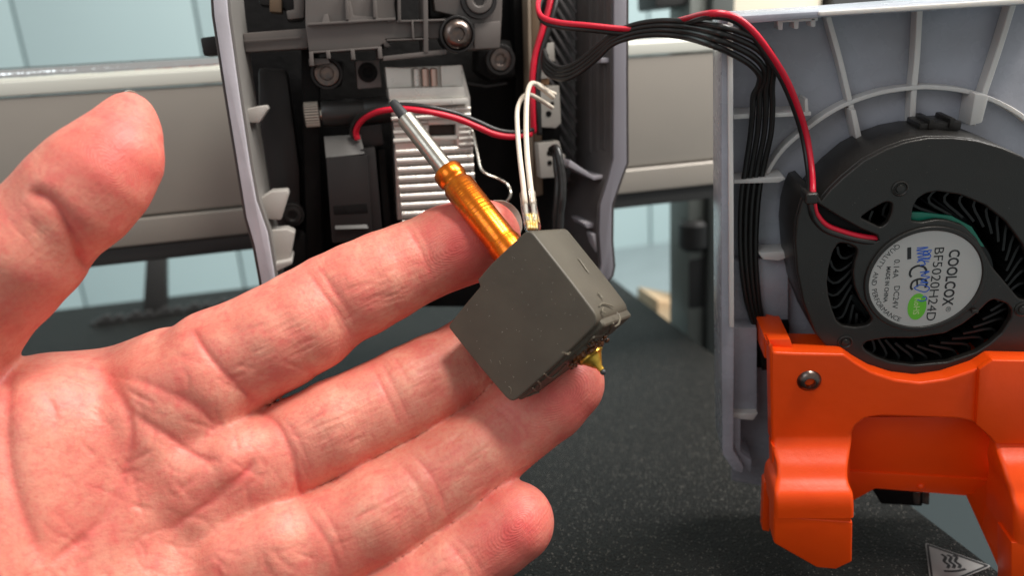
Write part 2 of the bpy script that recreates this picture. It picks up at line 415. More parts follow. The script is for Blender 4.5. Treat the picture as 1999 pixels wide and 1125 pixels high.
o = link('wooden_block', prism(wb_, -3, 0, .15), M_['wood'], None, F2.M); tag(o, 'small blurred piece of pale wood on the table behind the bed', 'wood block')
# box behind the cover, upper right
BF = Frame(P(1500, 0, 36), WX, WZ)
zb = -float(W(BF.o)[2]) + .02
q = BF.pts([(1424, 22), (1612, -8), (1612, -180), (1424, -160)]); q[0] = (q[0][0], zb); q[1] = (q[1][0], zb)
bx = thing('storage_box', BF, 'cream coloured box behind the top edge of the open cover', 'box')
link('carton', prism(q, -6, 0, .12), M_['box'], bx)
link('lid', prism(BF.pts([(1420, -160), (1616, -180), (1616, -215), (1420, -195)]), -6.2, .2, .1), M_['box'], bx)
q = PF.pts([(1292, 14), (1360, 6), (1360, -120), (1292, -110)])
link('bracket', prism(q, -2.6, -.6, .2), M_['darkmet'], post)
q = BF.pts([(1618, 2), (1760, -8), (1760, -120), (1618, -110)]); q[0] = (q[0][0], zb); q[1] = (q[1][0], zb)
o = link('dark_case', prism(q, -3, .5, .2), M_['darkmet'], None, BF.M); tag(o, 'dark case behind the cover right of the cream box', 'case')
# ------------------------------------------------------------------ print head
H0 = Frame(P(820, 270, 17.0), WX, WZ)
head = thing('extruder_carriage', H0, 'open grey print head with bare aluminium heat sink and wiring', 'extruder')
def hp(L, h): return H0.pts(L, h)
def hprism(name, L, h0, h1, mt, b=.03, parent=head, r=0):
    q = hp(L, h1)
    if r: q = rnd(q, r)
    return link(name, prism(q, h0, h1, b), mt, parent)
# shell: the left wall with its lilac rim, then the right wall
Lo = [(412, -60), (418, 30), (441, 180), (468, 345), (481, 425), (497, 480), (509, 545), (516, 590)]
Li = [(438, -60), (445, 30), (466, 180), (487, 320), (500, 392), (522, 455), (537, 545), (540, 590)]
def strip(Lo, Li, h0, h1, shift=0):
    return prism(hp(Lo, h1) + list(reversed(hp(Li, h1))), h0, h1, .03)
sh = strip(Lo, Li, -.25, 0)
link('shell_rim', sh, M_['shell'], head)
# inner lip and inside of the left wall
Lj = [(446, -60), (453, 30), (474, 180), (495, 325), (508, 395), (528, 452), (540, 545), (543, 590)]
def wallstrip(A, hA, B, hB, t, name, mt):
    v = []
    for (x, y) in A: v.append(H0.p3(x, y, hA))
    for (x, y) in B: v.append(H0.p3(x, y, hB))
    n = len(A)
    f = [(i, i + 1, n + i + 1, n + i) for i in range(n - 1)]
    me = raw(v, f)
    bm = bmesh.new(); bm.from_mesh(me)
    bmesh.ops.solidify(bm, geom=bm.faces[:], thickness=t); bm.to_mesh(me); bm.free()
    me = bev(me, .02, 2)
    return link(name, me, mt, head)
Lk = [(463, -60), (472, 30), (492, 180), (514, 330), (524, 398), (540, 452), (549, 545), (552, 590)]
inn = mat('inner_wall_grey', (.17, .162, .152), .45, bump=(30, .003), sss=(.2, (1, 1, 1), .1))
gus = mat('gusset_plastic', (.36, .34, .315), .4, bump=(30, .003), sss=(.2, (1, 1, 1), .1))
wallstrip(Li, -.1, Lk, -1.5, .08, 'left_wall', inn)
# gusset tabs on the left wall
edg = mat('shell_outer_brown', (.06, .05, .048), .4)
link('outer_edge', prism(hp([(x - 5, y) for x, y in Lo] + list(reversed(Lo)), -.05), -.6, -.05, .02), edg, head)
for L in ([(474, 240), (506, 240), (524, 213), (521, 205), (500, 208), (476, 214)], [(507, 428), (549, 430), (564, 380), (562, 372), (530, 374), (505, 390)], [(514, 530), (566, 512), (576, 455), (560, 448), (524, 450), (512, 480)]):
    hprism('gusset', L, -.9, -.35, gus, .05)
hprism('lower_edge', [(508, 520), (570, 508), (571, 516), (512, 545)], -1.2, -.1, gus, .04)
# outer dark line of the wall
Ro = [(1224, -60), (1223, 150), (1224, 318), (1212, 350), (1195, 400), (1194, 470), (1198, 520), (1194, 540), (1180, 556)]
Ri = [(1199, -60), (1198, 150), (1198, 310), (1188, 350), (1172, 400), (1170, 455), (1174, 515), (1172, 528), (1166, 540)]
sh = prism(hp(Ro, 0) + list(reversed(hp(Ri, 0))), -.25, 0, .03); link('outer_edge', prism(hp(Ro + [(x + 4, y) for x, y in reversed(Ro)], -.05), -.6, -.05, .02), edg, head)
link('shell_rim', sh, mat('rim_shaded_lilac', (.22, .21, .235), .4, sss=(.2, (1, 1, 1), .1)), head)  # same shell plastic, its shading on this side painted in darker
dk = mat('shell_dark_inside', (.085, .078, .078), .4, bump=(30, .002), rvar=.08)
Rk = [(1128, -60), (1128, 150), (1128, 300), (1118, 340), (1100, 395), (1098, 455), (1100, 515), (1100, 528), (1098, 545)]
wallstrip(Ri, -.08, Rk, -2.6, .08, 'right_wall', dk)
# upright ribs and slanted vent bars on the right wall
for i, x in enumerate((1140, 1152, 1166, 1180)):
    hprism('wall_rib', [(x, -60), (x + 5, -60), (x + 5, 308 - i * 3), (x, 300 - i * 3)], -2.2 + i * .5, -1.9 + i * .5, dk, .02)
hprism('catch', [(1174, 112), (1200, 112), (1200, 122), (1174, 122)], -.7, -.2, M_['shell'], .02)
hprism('shelf', [(1110, 325), (1160, 352), (1192, 346), (1192, 340), (1160, 344), (1112, 312)], -1.6, -.3, M_['shell'], .02)
hprism('shelf', [(1140, 436), (1182, 434), (1182, 442), (1146, 446)], -1.4, -.3, M_['shell'], .02)
hprism('latch', [(1155, 458), (1180, 452), (1193, 466), (1190, 528), (1172, 520)], -.6, -.12, M_['shell'], .06)
vb = mat('vent_bar_grey', (.13, .125, .13), .4)
for k in range(16):
    y0 = -90 + k * 27
    hprism('vent_bar', [(1070, y0), (1074, y0 - 3), (1128, y0 + 84), (1124, y0 + 88)], -2.5, -2.42, vb, .01)
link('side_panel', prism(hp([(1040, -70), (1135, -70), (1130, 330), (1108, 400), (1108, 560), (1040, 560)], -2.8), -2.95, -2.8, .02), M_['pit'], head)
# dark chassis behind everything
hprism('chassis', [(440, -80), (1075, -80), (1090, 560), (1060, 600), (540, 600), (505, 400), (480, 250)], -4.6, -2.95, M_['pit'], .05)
hprism('side_cheek', [(503, 130), (560, 135), (586, 330), (592, 560), (545, 580), (536, 430), (505, 250)], -2.6, -1.9, M_['dgreyp'], .15)
hprism('side_post', [(586, 60), (622, 60), (632, 560), (600, 560)], -2.5, -1.6, M_['pit'], .08)
hprism('bottom_duct', [(540, 470), (575, 440), (620, 470), (620, 560), (545, 570)], -2.2, -1.7, M_['pit'], .1)
# lever bar coming out through the left wall
bar = link('lever', prism(hp([(474, 64), (600, 54), (602, 94), (478, 102)], -.9), -1.5, -.9, .05), M_['greyp'], head)
hprism('lever_ridge', [(476, 78), (586, 70), (586, 74), (477, 82)], -.88, -.84, M_['greyp'], .005)
hprism('lever_end', [(390, 73), (430, 68), (430, 106), (397, 109)], -1.5, -.8, M_['dgreyp'], .06)
# grey extruder plate
hprism('extruder_plate', [(595, -70), (596, 46), (603, 100), (740, 92), (748, 84), (752, 92), (764, 90), (752, 76), (826, 72), (832, 38), (775, 42), (770, 10), (776, -70)], -1.6, -.55, M_['greyp'], .03)
hprism('plate_step', [(600, 46), (628, 44), (632, 28), (640, 26), (644, 42), (680, 39), (674, 4), (684, 0), (690, 30), (730, 32), (728, 0), (735, 0), (738, 34), (772, 38), (758, 44), (756, 37), (690, 46), (652, 48)], -.55, -.47, M_['greyp'], .02)
for (x0, y0, x1, y1, w) in ((600, 47, 772, 36, 5), (604, 102, 745, 92, 4), (775, 41, 870, 38, 4), (748, 114, 872, 100, 9), (755, 78, 830, 75, 3)):
    hprism('rail_bar', [(x0, y0 - w / 2), (x1, y1 - w / 2), (x1, y1 + w / 2), (x0, y0 + w / 2)], -1.3, -.42, M_['greyp'], .015)
for (x, y0, y1, w) in ((607, 100, 128, 8), (640, 98, 114, 8), (688, 96, 116, 8), (741, 92, 114, 8), (830, -60, 102, 9), (778, -60, 40, 6), (876, 36, 76, 6), (676, -20, 38, 6), (730, -20, 34, 6), (805, 38, 76, 4)):
    hprism('plate_rib', [(x - w / 2, y0), (x + w / 2, y0), (x + w / 2 + 2, y1), (x - w / 2 + 2, y1)], -1.3, -.40, M_['greyp'], .015)
hprism('cross_bar', [(772, 40), (834, 38), (834, 72), (758, 76)], -1.5, -.62, M_['greyp'], .02)
hprism('cross_bar', [(834, 40), (890, 36), (880, 74), (836, 74)], -1.5, -.62, M_['greyp'], .02)
hprism('plate_foot', [(602, 114), (640, 113), (645, 123), (604, 129)], -1.4, -.6, M_['greyp'], .02)
hprism('gear_bracket', [(838, -70), (982, -70), (980, 30), (976, 94), (928, 97), (905, 96), (890, 30), (850, 20)], -1.5, -.5, M_['greyp'], .03)
hprism('bracket_block', [(925, 45), (978, 40), (976, 93), (926, 96)], -1.4, -.42, M_['greyp'], .04)
hprism('roller', [(835, -60), (872, -60), (872, 34), (838, 36)], -1.5, -.9, M_['dgreyp'], .12)
hprism('upper_part', [(500, -60), (590, -60), (590, 38), (560, 40), (556, 16), (506, 8)], -2.2, -1.5, M_['dgreyp'], .06)
hprism('terminal', [(526, -6), (550, -4), (550, 24), (526, 22)], -1.9, -1.3, M_['pcb'], .03)
hprism('hinge_part', [(556, -60), (596, -60), (594, 34), (562, 38), (558, 20), (574, 18), (572, -10)], -1.8, -1.0, M_['greyp'], .04)
# screws
def socket_screw(x, y, h, rpx, mt, depth=.5, button=False, name='screw', parent=head, fr=H0, ring=None):
    c_ = fr.px(x, y, h); r = np.linalg.norm(np.array(fr.px(x + rpx, y, h)) - np.array(c_))
    s = bpy.data.objects.new(name, None); COL.objects.link(s); s.parent = parent; s.location = (c_[0], c_[1], h)
    hx = circ(0, 0, r * .47, 6)
    if button:
        prof = [(r, -depth), (r, -.18 * r), (r * .97, -.08 * r), (r * .85, .12 * r), (r * .66, .27 * r), (r * .52, .32 * r), (r * .44, .32 * r), (r * .40, -.2 * r), (0, -.25 * r)]
    else:
        prof = [(r, -depth), (r, -.12 * r), (r * .94, -.02 * r), (r * .88, 0), (r * .56, 0), (r * .5, -.06 * r), (r * .47, -.1 * r), (r * .44, -.4 * r), (0, -.42 * r)]
    me = lathe(prof, 36); link('screw_head', me, mt, s)
    me = plate(circ(0, 0, r * .56, 30), [hx], -.16 * r, (.22 if button else -.06) * r, .008)
    link('hex_socket', me, mt, s)
    if ring:
        me = plate(circ(0, 0, r * ring, 40), [circ(0, 0, r * 1.03, 40)], -depth, -.1 * r, .01); link('washer', me, M_['dgreyp'], s)
    return s
socket_screw(894, 66, -.3, 29, M_['blackmet'], .6, True, ring=1.18)
socket_screw(936, -2, -.3, 26, M_['greyp'], .6, ring=1.35)
socket_screw(638, 143, -1.3, 25, M_['blackmet'], .8, ring=1.25)
socket_screw(978, 116, -1.5, 21, M_['blackmet'], .8, ring=1.35)
socket_screw(571, 421, -1.5, 19, M_['dgreyp'], .6, ring=1.2)
hprism('dark_boss', [(932, 80), (1000, 76), (1010, 150), (960, 160), (930, 140)], -2.6, -1.8, M_['pit'], .15)
hprism('socket_block', [(694, 118), (740, 116), (746, 170), (698, 174)], -2.0, -1.3, mat('grey_block', (.14, .125, .12), .45), .04)
socket_screw(718, 141, -1.2, 19, M_['pit'], .5)
hprism('left_boss', [(604, 118), (672, 116), (668, 168), (640, 176), (612, 168)], -2.4, -1.6, M_['pit'], .12)
# black barrel with a knurled screw
c0, c1 = H0.p3(628, 222, -1.35), H0.p3(765, 213, -1.35)
rb = np.linalg.norm(np.array(H0.px(690, 190, -1)) - np.array(H0.px(690, 244, -1))) / 2
Lb = (Vector(c1) - Vector(c0)).length
link('barrel', lathe([(rb * .9, 0), (rb, .06), (rb, Lb * .58), (rb * .97, Lb * .59), (rb * .97, Lb * .6), (rb, Lb * .61), (rb, Lb)], 40, along(c0, c1)), M_['black'], head)
link('knob_stem', lathe([(rb * .55, -.2), (rb * .55, .05)], 24, along(c0, c1)), M_['steel'], head)
kv = []
NK = 60
for z, rr in ((-.42, .7), (-.40, .86), (-.06, .86), (-.04, .74)):
    kv.append((rr, z))
me = lathe([(rb * .3, -.36)] + [(rb * a, b) for a, b in kv], NK, along(c0, c1))
km = mat('knurled_steel', (.55, .5, .43), .4, .45)
link('knurled_screw', me, mat('knurl_groove_shade', (.12, .11, .1), .4, .5), head)  # groove steel darkened to paint the shade between the knurls
kn_p = lathe([(rb * .075, -.39), (rb * .075, -.07)], 6)
for k in range(26):
    a = 2 * math.pi * k / 26
    o = link('knurl', kn_p, km, head); o.matrix_local = along(c0, c1) @ Matrix.Translation((rb * .85 * math.cos(a), rb * .85 * math.sin(a), 0))
    if k == 0: kn_p = o.data
# part cooling fan box on the left of the heat sink
hprism('fan_box', [(636, 306), (718, 302), (728, 470), (648, 475)], -1.6, -.7, M_['dgreyp'], .04)
v = [H0.p3(632, 266, -1.2), H0.p3(704, 262, -1.2), H0.p3(712, 300, -.7), H0.p3(636, 308, -.7)]
lt = mat('lit_grey_face', (.085, .083, .08), .55, bump=(40, .004))  # paler grey paints the light falling on the black box's raised faces
link('fan_box_top', hexa(v + [(a, b - .1, c - .6) for a, b, c in v], .02), lt, head)
v = [H0.p3(652, 422, -.9), H0.p3(706, 418, -.9), H0.p3(720, 446, -.62), H0.p3(654, 448, -.62)]
link('fan_box_ridge', hexa(v + [(a, b - .1, c - .5) for a, b, c in v], .02), lt, head)
hprism('fan_box_slot', [(650, 402), (716, 397), (718, 416), (652, 420)], -.8, -.695, M_['pit'], .004)
hprism('fan_box_cheek', [(704, 292), (732, 288), (748, 470), (722, 476)], -1.8, -.76, M_['dgreyp'], .03)
hprism('fan_box_cap', [(698, 248), (745, 240), (750, 282), (706, 290)], -1.8, -1.2, M_['dgreyp'], .05)
hprism('fan_box_rail', [(737, 292), (752, 290), (766, 470), (752, 476)], -2.0, -1.3, M_['pit'], .03)

# ------------------------------------------------------------------ aluminium heat sink
hs = bpy.data.objects.new('heat_sink', None); COL.objects.link(hs); hs.parent = head
hs['label'] = 'ribbed bright aluminium heat sink block'
def hsp(name, L, h0, h1, b=.03, mt=None): return hprism(name, L, h0, h1, mt or M_['alu'], b, hs)
hsp('core', [(758, 132), (902, 126), (918, 190), (922, 420), (776, 430), (766, 200)], -2.2, -1.15)
hsp('top_block', [(752, 130), (802, 132), (804, 170), (756, 172)], -1.4, -.95)
hsp('top_block', [(860, 128), (900, 126), (904, 168), (862, 169)], -1.4, -.95)
for x in (812, 829, 846):
    c_ = H0.p3(x, 132, -1.05); d_ = H0.p3(x + 2, 168, -1.05)
    link('pin', lathe([(.06, 0), (.09, .03), (.09, (Vector(d_) - Vector(c_)).length)], 20, along(c_, d_)), M_['pin_reflection'] if x != 812 else M_['alu'], hs)
hsp('collar', [(757, 172), (905, 168), (911, 190), (760, 196)], -1.5, -.78, .05)
hsp('flange', [(760, 196), (914, 190), (918, 203), (764, 212)], -1.5, -.66, .06)
hsp('neck', [(766, 212), (914, 204), (918, 226), (770, 234)], -1.5, -.9, .05)
hsp('window_frame', [(768, 234), (836, 230), (838, 290), (772, 294)], -1.4, -.92, .03)
hsp('window_bar', [(834, 232), (892, 230), (892, 242), (836, 244)], -1.4, -.9, .02)
hsp('window_bar', [(836, 266), (896, 264), (897, 272), (837, 274)], -1.4, -.9, .02)
hsp('window_bar', [(889, 230), (920, 228), (922, 286), (892, 288)], -1.4, -.9, .03)
hsp('dark_slot', [(838, 244), (888, 242), (888, 265), (838, 267)], -1.145, -1.1, .01, mat('slot_brown', (.05, .035, .03), .4, .5))
for y in (214, 226):
    L_ = [H0.p3(764, y + 6, -.8), H0.p3(842, y + 2, -.8), H0.p3(918, y - 2, -.8)]
    link('fin', tube(L_, .06, 12, 0), M_['alu'], hs)
for k in range(5):
    y = 236 + k * 11.5
    link('fin', tube([H0.p3(896, y + 1, -.88), H0.p3(924, y - 1, -.88)], .05, 10, 0), M_['alu'], hs)
for k in range(3):
    y = 238 + k * 17
    link('fin', tube([H0.p3(768, y + 4, -.9), H0.p3(834, y, -.9)], .07, 10, 0), M_['alu'], hs)
for k in range(10):
    y = 290 + k * 17.3
    xl, xr = 773 + k * 1.6, 922 + k * 1.0
    q = [(xl, y + 5), (xr, y - 3), (xr + 1, y + 3), (xl + 1, y + 11)]
    L_ = [H0.p3(xl, y + 8, -.98), H0.p3((xl + xr) / 2, y + 4, -.98), H0.p3(xr, y, -.98)]
    link('fin', tube(L_, .1, 12, 0), M_['alu'], hs)
    hsp('fin_web', q, -1.3, -.95, .02)
link('fin_bed', prism(hp([(774, 288), (921, 282), (932, 446), (790, 458)], -1.1), -1.5, -1.06, .03), mat('shaded_aluminium', (.3, .26, .24), .4, .6), hs)  # shade between the fins put into a darker aluminium
# spring wire
me = tube([H0.loc(P(x, y, d)) for x, y, d in ((916, 262, 18), (922, 256, 18), (930, 290, 18), (938, 326, 17.9), (950, 340, 17.9), (975, 350, 17.9), (992, 362, 17.9), (997, 378, 17.8), (990, 392, 17.8), (970, 404, 17.9))], .035, 10)
link('spring_wire', me, M_['steel'], head)
hprism('cable_guide', [(905, 158), (950, 166), (990, 160), (990, 164), (950, 171), (905, 163)], -1.9, -1.8, M_['dgreyp'], .01)

# ------------------------------------------------------------------ circuit board and connectors on the right
hprism('circuit_board', [(1036, -60), (1052, -60), (1060, 380), (1044, 384)], -2.4, -1.6, M_['pcb'], .02)
hprism('board_edge', [(1029, -60), (1035, -60), (1043, 384), (1037, 386)], -2.1, -1.55, mat('board_edge_tan', (.3, .24, .18), .5), .01)
def connector(L, holes, h0, h1):
    c_ = bpy.data.objects.new('connector', None); COL.objects.link(c_); c_.parent = head
    link('connector_body', prism(hp(L, h1), h0, h1, .03), M_['conn'], c_)
    for (x, y, r) in holes:
        q = H0.px(x, y, h1 + .004)
        link('contact_hole', lathe([(0, 0), (.0085 * r, 0), (.0085 * r, .01), (0, .01)], 18, Matrix.Translation((q[0], q[1], h1 + .002))), M_['pit'], c_)
connector([(1062, 84), (1082, 82), (1084, 120), (1072, 118), (1075, 152), (1056, 154), (1055, 118)], [(1068, 108, 5)], -2.2, -1.3)
connector([(1052, 176), (1092, 166), (1096, 240), (1086, 250), (1054, 248)], [(1071, 222, 9), (1078, 202, 6)], -2.2, -1.2)
connector([(1050, 280), (1092, 275), (1098, 300), (1104, 302), (1103, 318), (1092, 320), (1092, 346), (1056, 348)], [(1072, 299, 8), (1073, 318, 8)], -2.2, -1.2)
hprism('capacitor', [(1058, 155), (1072, 152), (1072, 165), (1058, 166)], -2.2, -1.5, mat('tan_component', (.36, .2, .1), .4), .02)
hprism('chip', [(1052, 250), (1094, 246), (1094, 272), (1052, 276)], -2.3, -1.7, M_['pit'], .03)
hprism('guide_post', [(1001, -60), (1032, -60), (1036, 300), (1010, 300)], -2.9, -2.4, M_['pit'], .05)
# ------------------------------------------------------------------ open front cover with blower fan and orange duct
yw, tl = math.radians(-21), math.radians(7)
ex = nrm(math.cos(yw) * WX + math.sin(yw) * WY); bk = np.cross(WZ, ex)
ey = nrm(math.cos(tl) * WZ - math.sin(tl) * bk)
C0 = Frame(P(1804, 546, 14.2), ex, ey)
def cp(L, h): return C0.pts(L, h)
def cprism(name, L, h0, h1, mt, parent, b=.03, r=0):
    q = cp(L, h1)
    if r: q = rnd(q, r)
    return link(name, prism(q, h0, h1, b), mt, parent)
cover = thing('front_cover', C0, 'milky grey plastic cover lying open with ribbed inside facing out', 'cover')
BH = -1.75
q = cp([(1425, 38), (2110, -8), (2130, 700), (1900, 960), (1540, 960), (1428, 940)], BH)
link('inner_panel', prism(q, BH - .16, BH, .04), M_['cover'], cover)
# rims
cprism('top_rim', [(1414, 32), (1610, 20), (2120, -18), (2120, 2), (1612, 33), (1414, 50)], -1.9, -.55, M_['cover'], cover, .05)
cprism('top_lip', [(1600, 22), (2120, -12), (2120, 0), (1600, 31)], -.56, -.42, M_['rib'], cover, .03)
cprism('left_rim', [(1408, 34), (1432, 34), (1434, 630), (1432, 880), (1452, 912), (1450, 926), (1432, 920), (1410, 888), (1408, 640)], -1.9, -.62, M_['cover'], cover, .05)
cprism('left_lip', [(1421, 42), (1431, 42), (1433, 640), (1424, 640)], -.63, -.5, M_['rib'], cover, .025)
cprism('corner_web', [(1432, 640), (1478, 640), (1478, 812), (1432, 812)], -1.8, -1.1, M_['cover'], cover, .04)
cprism('corner_edge', [(1430, 808), (1480, 808), (1470, 822), (1430, 818)], -1.7, -.9, M_['rib'], cover, .03)
cprism('lower_lip', [(1430, 812), (1446, 815), (1446, 884), (1468, 900), (1466, 924), (1442, 912), (1430, 888)], -1.85, -.9, M_['cover'], cover, .04)
# comb of three teeth
cprism('comb_bar', [(1517, 34), (1597, 30), (1597, 40), (1517, 44)], -1.6, -.9, M_['rib'], cover, .02)
for x, y in ((1523, 40), (1554, 38), (1587, 34)):
    cprism('comb_tooth', [(x - 5, y), (x + 6, y), (x + 5, y + 18), (x - 4, y + 18)], -1.3, -.9, M_['rib'], cover, .02)
# concentric rib and spokes
def ribline(name, L, w, h0, h1, sm=8, parent=cover):
    pts = crv([np.array(C0.p3(x, y, h1)) for x, y in L], sm) if sm else [np.array(C0.p3(x, y, h1)) for x, y in L]
    a, b = [], []
    for i, p in enumerate(pts):
        t = nrm(pts[min(i + 1, len(pts) - 1)] - pts[max(i - 1, 0)]); nn = np.array([-t[1], t[0]])
        a.append(tuple(p[:2] + nn * w / 2)); b.append(tuple(p[:2] - nn * w / 2))
    return link(name, prism(a + b[::-1], h0, h1, .012, 1), M_['rib'], parent)
ribline('ring_rib', [(1492, 350), (1510, 318), (1536, 285), (1581, 248), (1620, 221), (1659, 201), (1720, 181), (1789, 171), (1829, 171), (1875, 176), (1920, 188), (1960, 205), (2000, 230), (2060, 280)], .085, BH, BH + .32)
ribline('spoke_rib', [(1617, 32), (1640, 115), (1661, 203), (1677, 275)], .095, BH, BH + .3)
ribline('spoke_rib', [(1796, 18), (1791, 110), (1785, 175), (1781, 245)], .105, BH, BH + .3)
ribline('spoke_rib', [(1980, 4), (1952, 95), (1920, 190), (1899, 245)], .105, BH, BH + .3)
cprism('rib_block', [(1904, 182), (1932, 186), (1918, 240), (1893, 246)], BH, BH + .55, M_['rib'], cover, .04)
cprism('rib_block', [(1660, 214), (1671, 214), (1684, 272), (1672, 275)], BH, BH + .5, M_['rib'], cover, .03)
# wire hooks from the left rim
cprism('wire_hook', [(1432, 223), (1584, 218), (1584, 226), (1432, 233)], BH, BH + .7, M_['rib'], cover, .025)
cprism('hook_tip', [(1571, 192), (1577, 192), (1579, 220), (1571, 220)], BH + .2, BH + .7, M_['rib'], cover, .02)
cprism('wire_hook', [(1432, 352), (1530, 344), (1534, 350), (1520, 357), (1432, 359)], BH, BH + .6, M_['rib'], cover, .025)
cprism('panel_step', [(1432, 508), (1478, 505), (1540, 500), (1540, 628), (1432, 630)], BH, BH + .25, M_['cover'], cover, .08)
cprism('pocket_edge', [(1478, 493), (1540, 490), (1536, 505), (1520, 510), (1490, 508)], BH, BH + .5, M_['rib'], cover, .05)
cprism('lower_block', [(1440, 630), (1542, 628), (1542, 720), (1440, 720)], BH, BH + .35, M_['pit'], cover, .08)

# ------------------------------------------------------------------ blower fan
fan = thing('blower_fan', C0, 'round black blower fan with silver label, seated in the open cover', 'fan')
def loop(L, h=0, n=5): return smooth_loop(cp(L, h), n)
out = [(1552, 470), (1556, 430), (1566, 396), (1574, 378), (1588, 374), (1600, 386), (1604, 392), (1622, 370), (1646, 347), (1686, 314), (1730, 291), (1770, 277), (1813, 269), (1860, 269), (1906, 274), (1955, 288), (1996, 305), (2060, 350), (2105, 430), (2118, 520), (2100, 610), (2060, 680), (2000, 726), (1930, 740), (1860, 745), (1790, 745), (1720, 735), (1660, 712), (1622, 688), (1590, 650), (1568, 590), (1556, 530)]
outer = cp(out, 0)
W1 = [(1779, 432), (1783, 404), (1792, 388), (1808, 378), (1829, 374), (1875, 381), (1922, 401), (1962, 432), (1996, 478), (2012, 520), (2018, 560), (2008, 588), (1992, 585), (1984, 577), (1960, 548), (1937, 521), (1925, 497), (1907, 466), (1882, 441), (1852, 431), (1829, 429), (1800, 435)]
W2 = [(1680, 425), (1704, 408), (1730, 394), (1742, 397), (1741, 415), (1733, 435), (1720, 445)]
W3 = [(1637, 475), (1626, 493), (1618, 525), (1615, 552), (1618, 580), (1625, 605), (1634, 628), (1646, 637), (1670, 640), (1696, 635), (1703, 625), (1692, 605), (1677, 583), (1668, 560), (1665, 534), (1668, 512), (1674, 494), (1672, 484), (1655, 476)]
W4 = [(1684, 674), (1692, 668), (1730, 661), (1783, 661), (1845, 652), (1880, 634), (1906, 614), (1930, 590), (1940, 585), (1965, 593), (1975, 605), (1974, 622), (1956, 651), (1932, 672), (1906, 689), (1850, 708), (1784, 714), (1740, 708), (1710, 697), (1690, 685)]
CH = [(1583, 402), (1594, 396), (1606, 404), (1640, 425), (1680, 447), (1712, 460), (1716, 470), (1704, 476), (1680, 474), (1640, 462), (1606, 444), (1590, 424)]
link('face_plate', plate(outer, [rnd(cp(W1, 0), .05, 3), rnd(cp(W2, 0), .05, 3), rnd(cp(W3, 0), .05, 3), rnd(cp(W4, 0), .05, 3), cp(CH, 0)], -.16, 0, .035, 3), M_['fan'], fan)
link('wire_channel_floor', prism(cp([(1575, 388), (1600, 388), (1730, 455), (1728, 490), (1690, 490), (1580, 450)], -.17), -.34, -.17, .01), M_['pit'], fan)
# tall side wall (ring) under the face
def inset(q, d):
    n = len(q); o_ = []
    for i in range(n):
        t = nrm(np.array(q[(i + 1) % n]) - np.array(q[i - 1])); nn = np.array([-t[1], t[0]])
        o_.append(tuple(np.array(q[i]) + nn * d))
    return o_
ar = sum(outer[i - 1][0] * outer[i][1] - outer[i][0] * outer[i - 1][1] for i in range(len(outer)))
sg = 1 if ar > 0 else -1
link('side_wall', plate(outer, [inset(outer, sg * .14)], -1.55, -.165, .03), M_['fan'], fan)
link('rear_plate', prism(inset(outer, sg * .1), -1.7, -1.56, .03), M_['fan'], fan)
# clip on the top of the wall
a_, b_, c_ = C0.p3(1782, 240, -1.1), C0.p3(1862, 238, -1.1), None
link('clip', box(a_[0], b_[0], a_[1] - .12, a_[1] + .06, -1.45, -.75, .04), M_['fan'], fan)
link('clip_tooth', box(a_[0] + .14, a_[0] + .24, a_[1] - .05, a_[1] + .13, -1.4, -.7, .02), M_['fan'], fan)
link('clip_tooth', box(b_[0] - .24, b_[0] - .14, a_[1] - .05, a_[1] + .13, -1.4, -.7, .02), M_['fan'], fan)
# hub, label
hc = C0.px(1804, 546, 0.0)
rl = np.linalg.norm(np.array(C0.px(1912, 546)) - np.array(C0.px(1695, 546))) / 2
link('hub_ring', plate(circ(*hc, rl * 1.09, 72), [circ(*hc, rl * 1.005, 72)], -.1, .05, .02, 3), M_['fan'], fan)
lab = bpy.data.objects.new('label', None); COL.objects.link(lab); lab.parent = fan; lab.location = (hc[0], hc[1], .012)
link('disc', lathe([(0, 0), (rl, 0), (rl, .008), (0, .008)], 72), M_['label'], lab)
a0 = np.array(C0.px(1873, 490)); a1 = np.array(C0.px(1858, 600)); d = nrm(a1 - a0)
TR = Matrix(((d[0], -d[1], 0, 0), (d[1], d[0], 0, 0), (0, 0, 1, .0095), (0, 0, 0, 1)))
def lpos(x, y):
    p = np.array(C0.px(x, y, .02)) - np.array(hc); return (p @ d, p @ np.array([-d[1], d[0]]))
def ltext(s, x, y, y2, size, bold=0., name='lettering', mt='ink'):
    """s starts at pixel x,y and runs down to y2"""
    t = text(s, size, .0006, bold, 1.0)
    co = np.array([v.co[0] for v in t.vertices]); w = co.max() - co.min()
    st = lpos(x, y); en = lpos(x, y2); L_ = abs(en[0] - st[0])
    t.transform(Matrix.Translation((st[0], st[1], 0)) @ Matrix.Diagonal((L_ / w, 1, 1, 1)) @ Matrix.Translation((-co.min(), 0, 0)))
    t.transform(TR); return link(name, t, M_[mt], lab, smooth=False)
ltext('COOLCOX', 1854, 488, 597, .27, .006)
ltext('®', 1847, 599, 609, .13)
ltext('BF5020H24D', 1825, 484, 626, .245)
ltext('0.14A', 1746, 507, 543, .15)
ltext('DC24V', 1746, 559, 603, .15)
ltext('MADE IN CHINA', 1731, 521, 590, .11, .002)
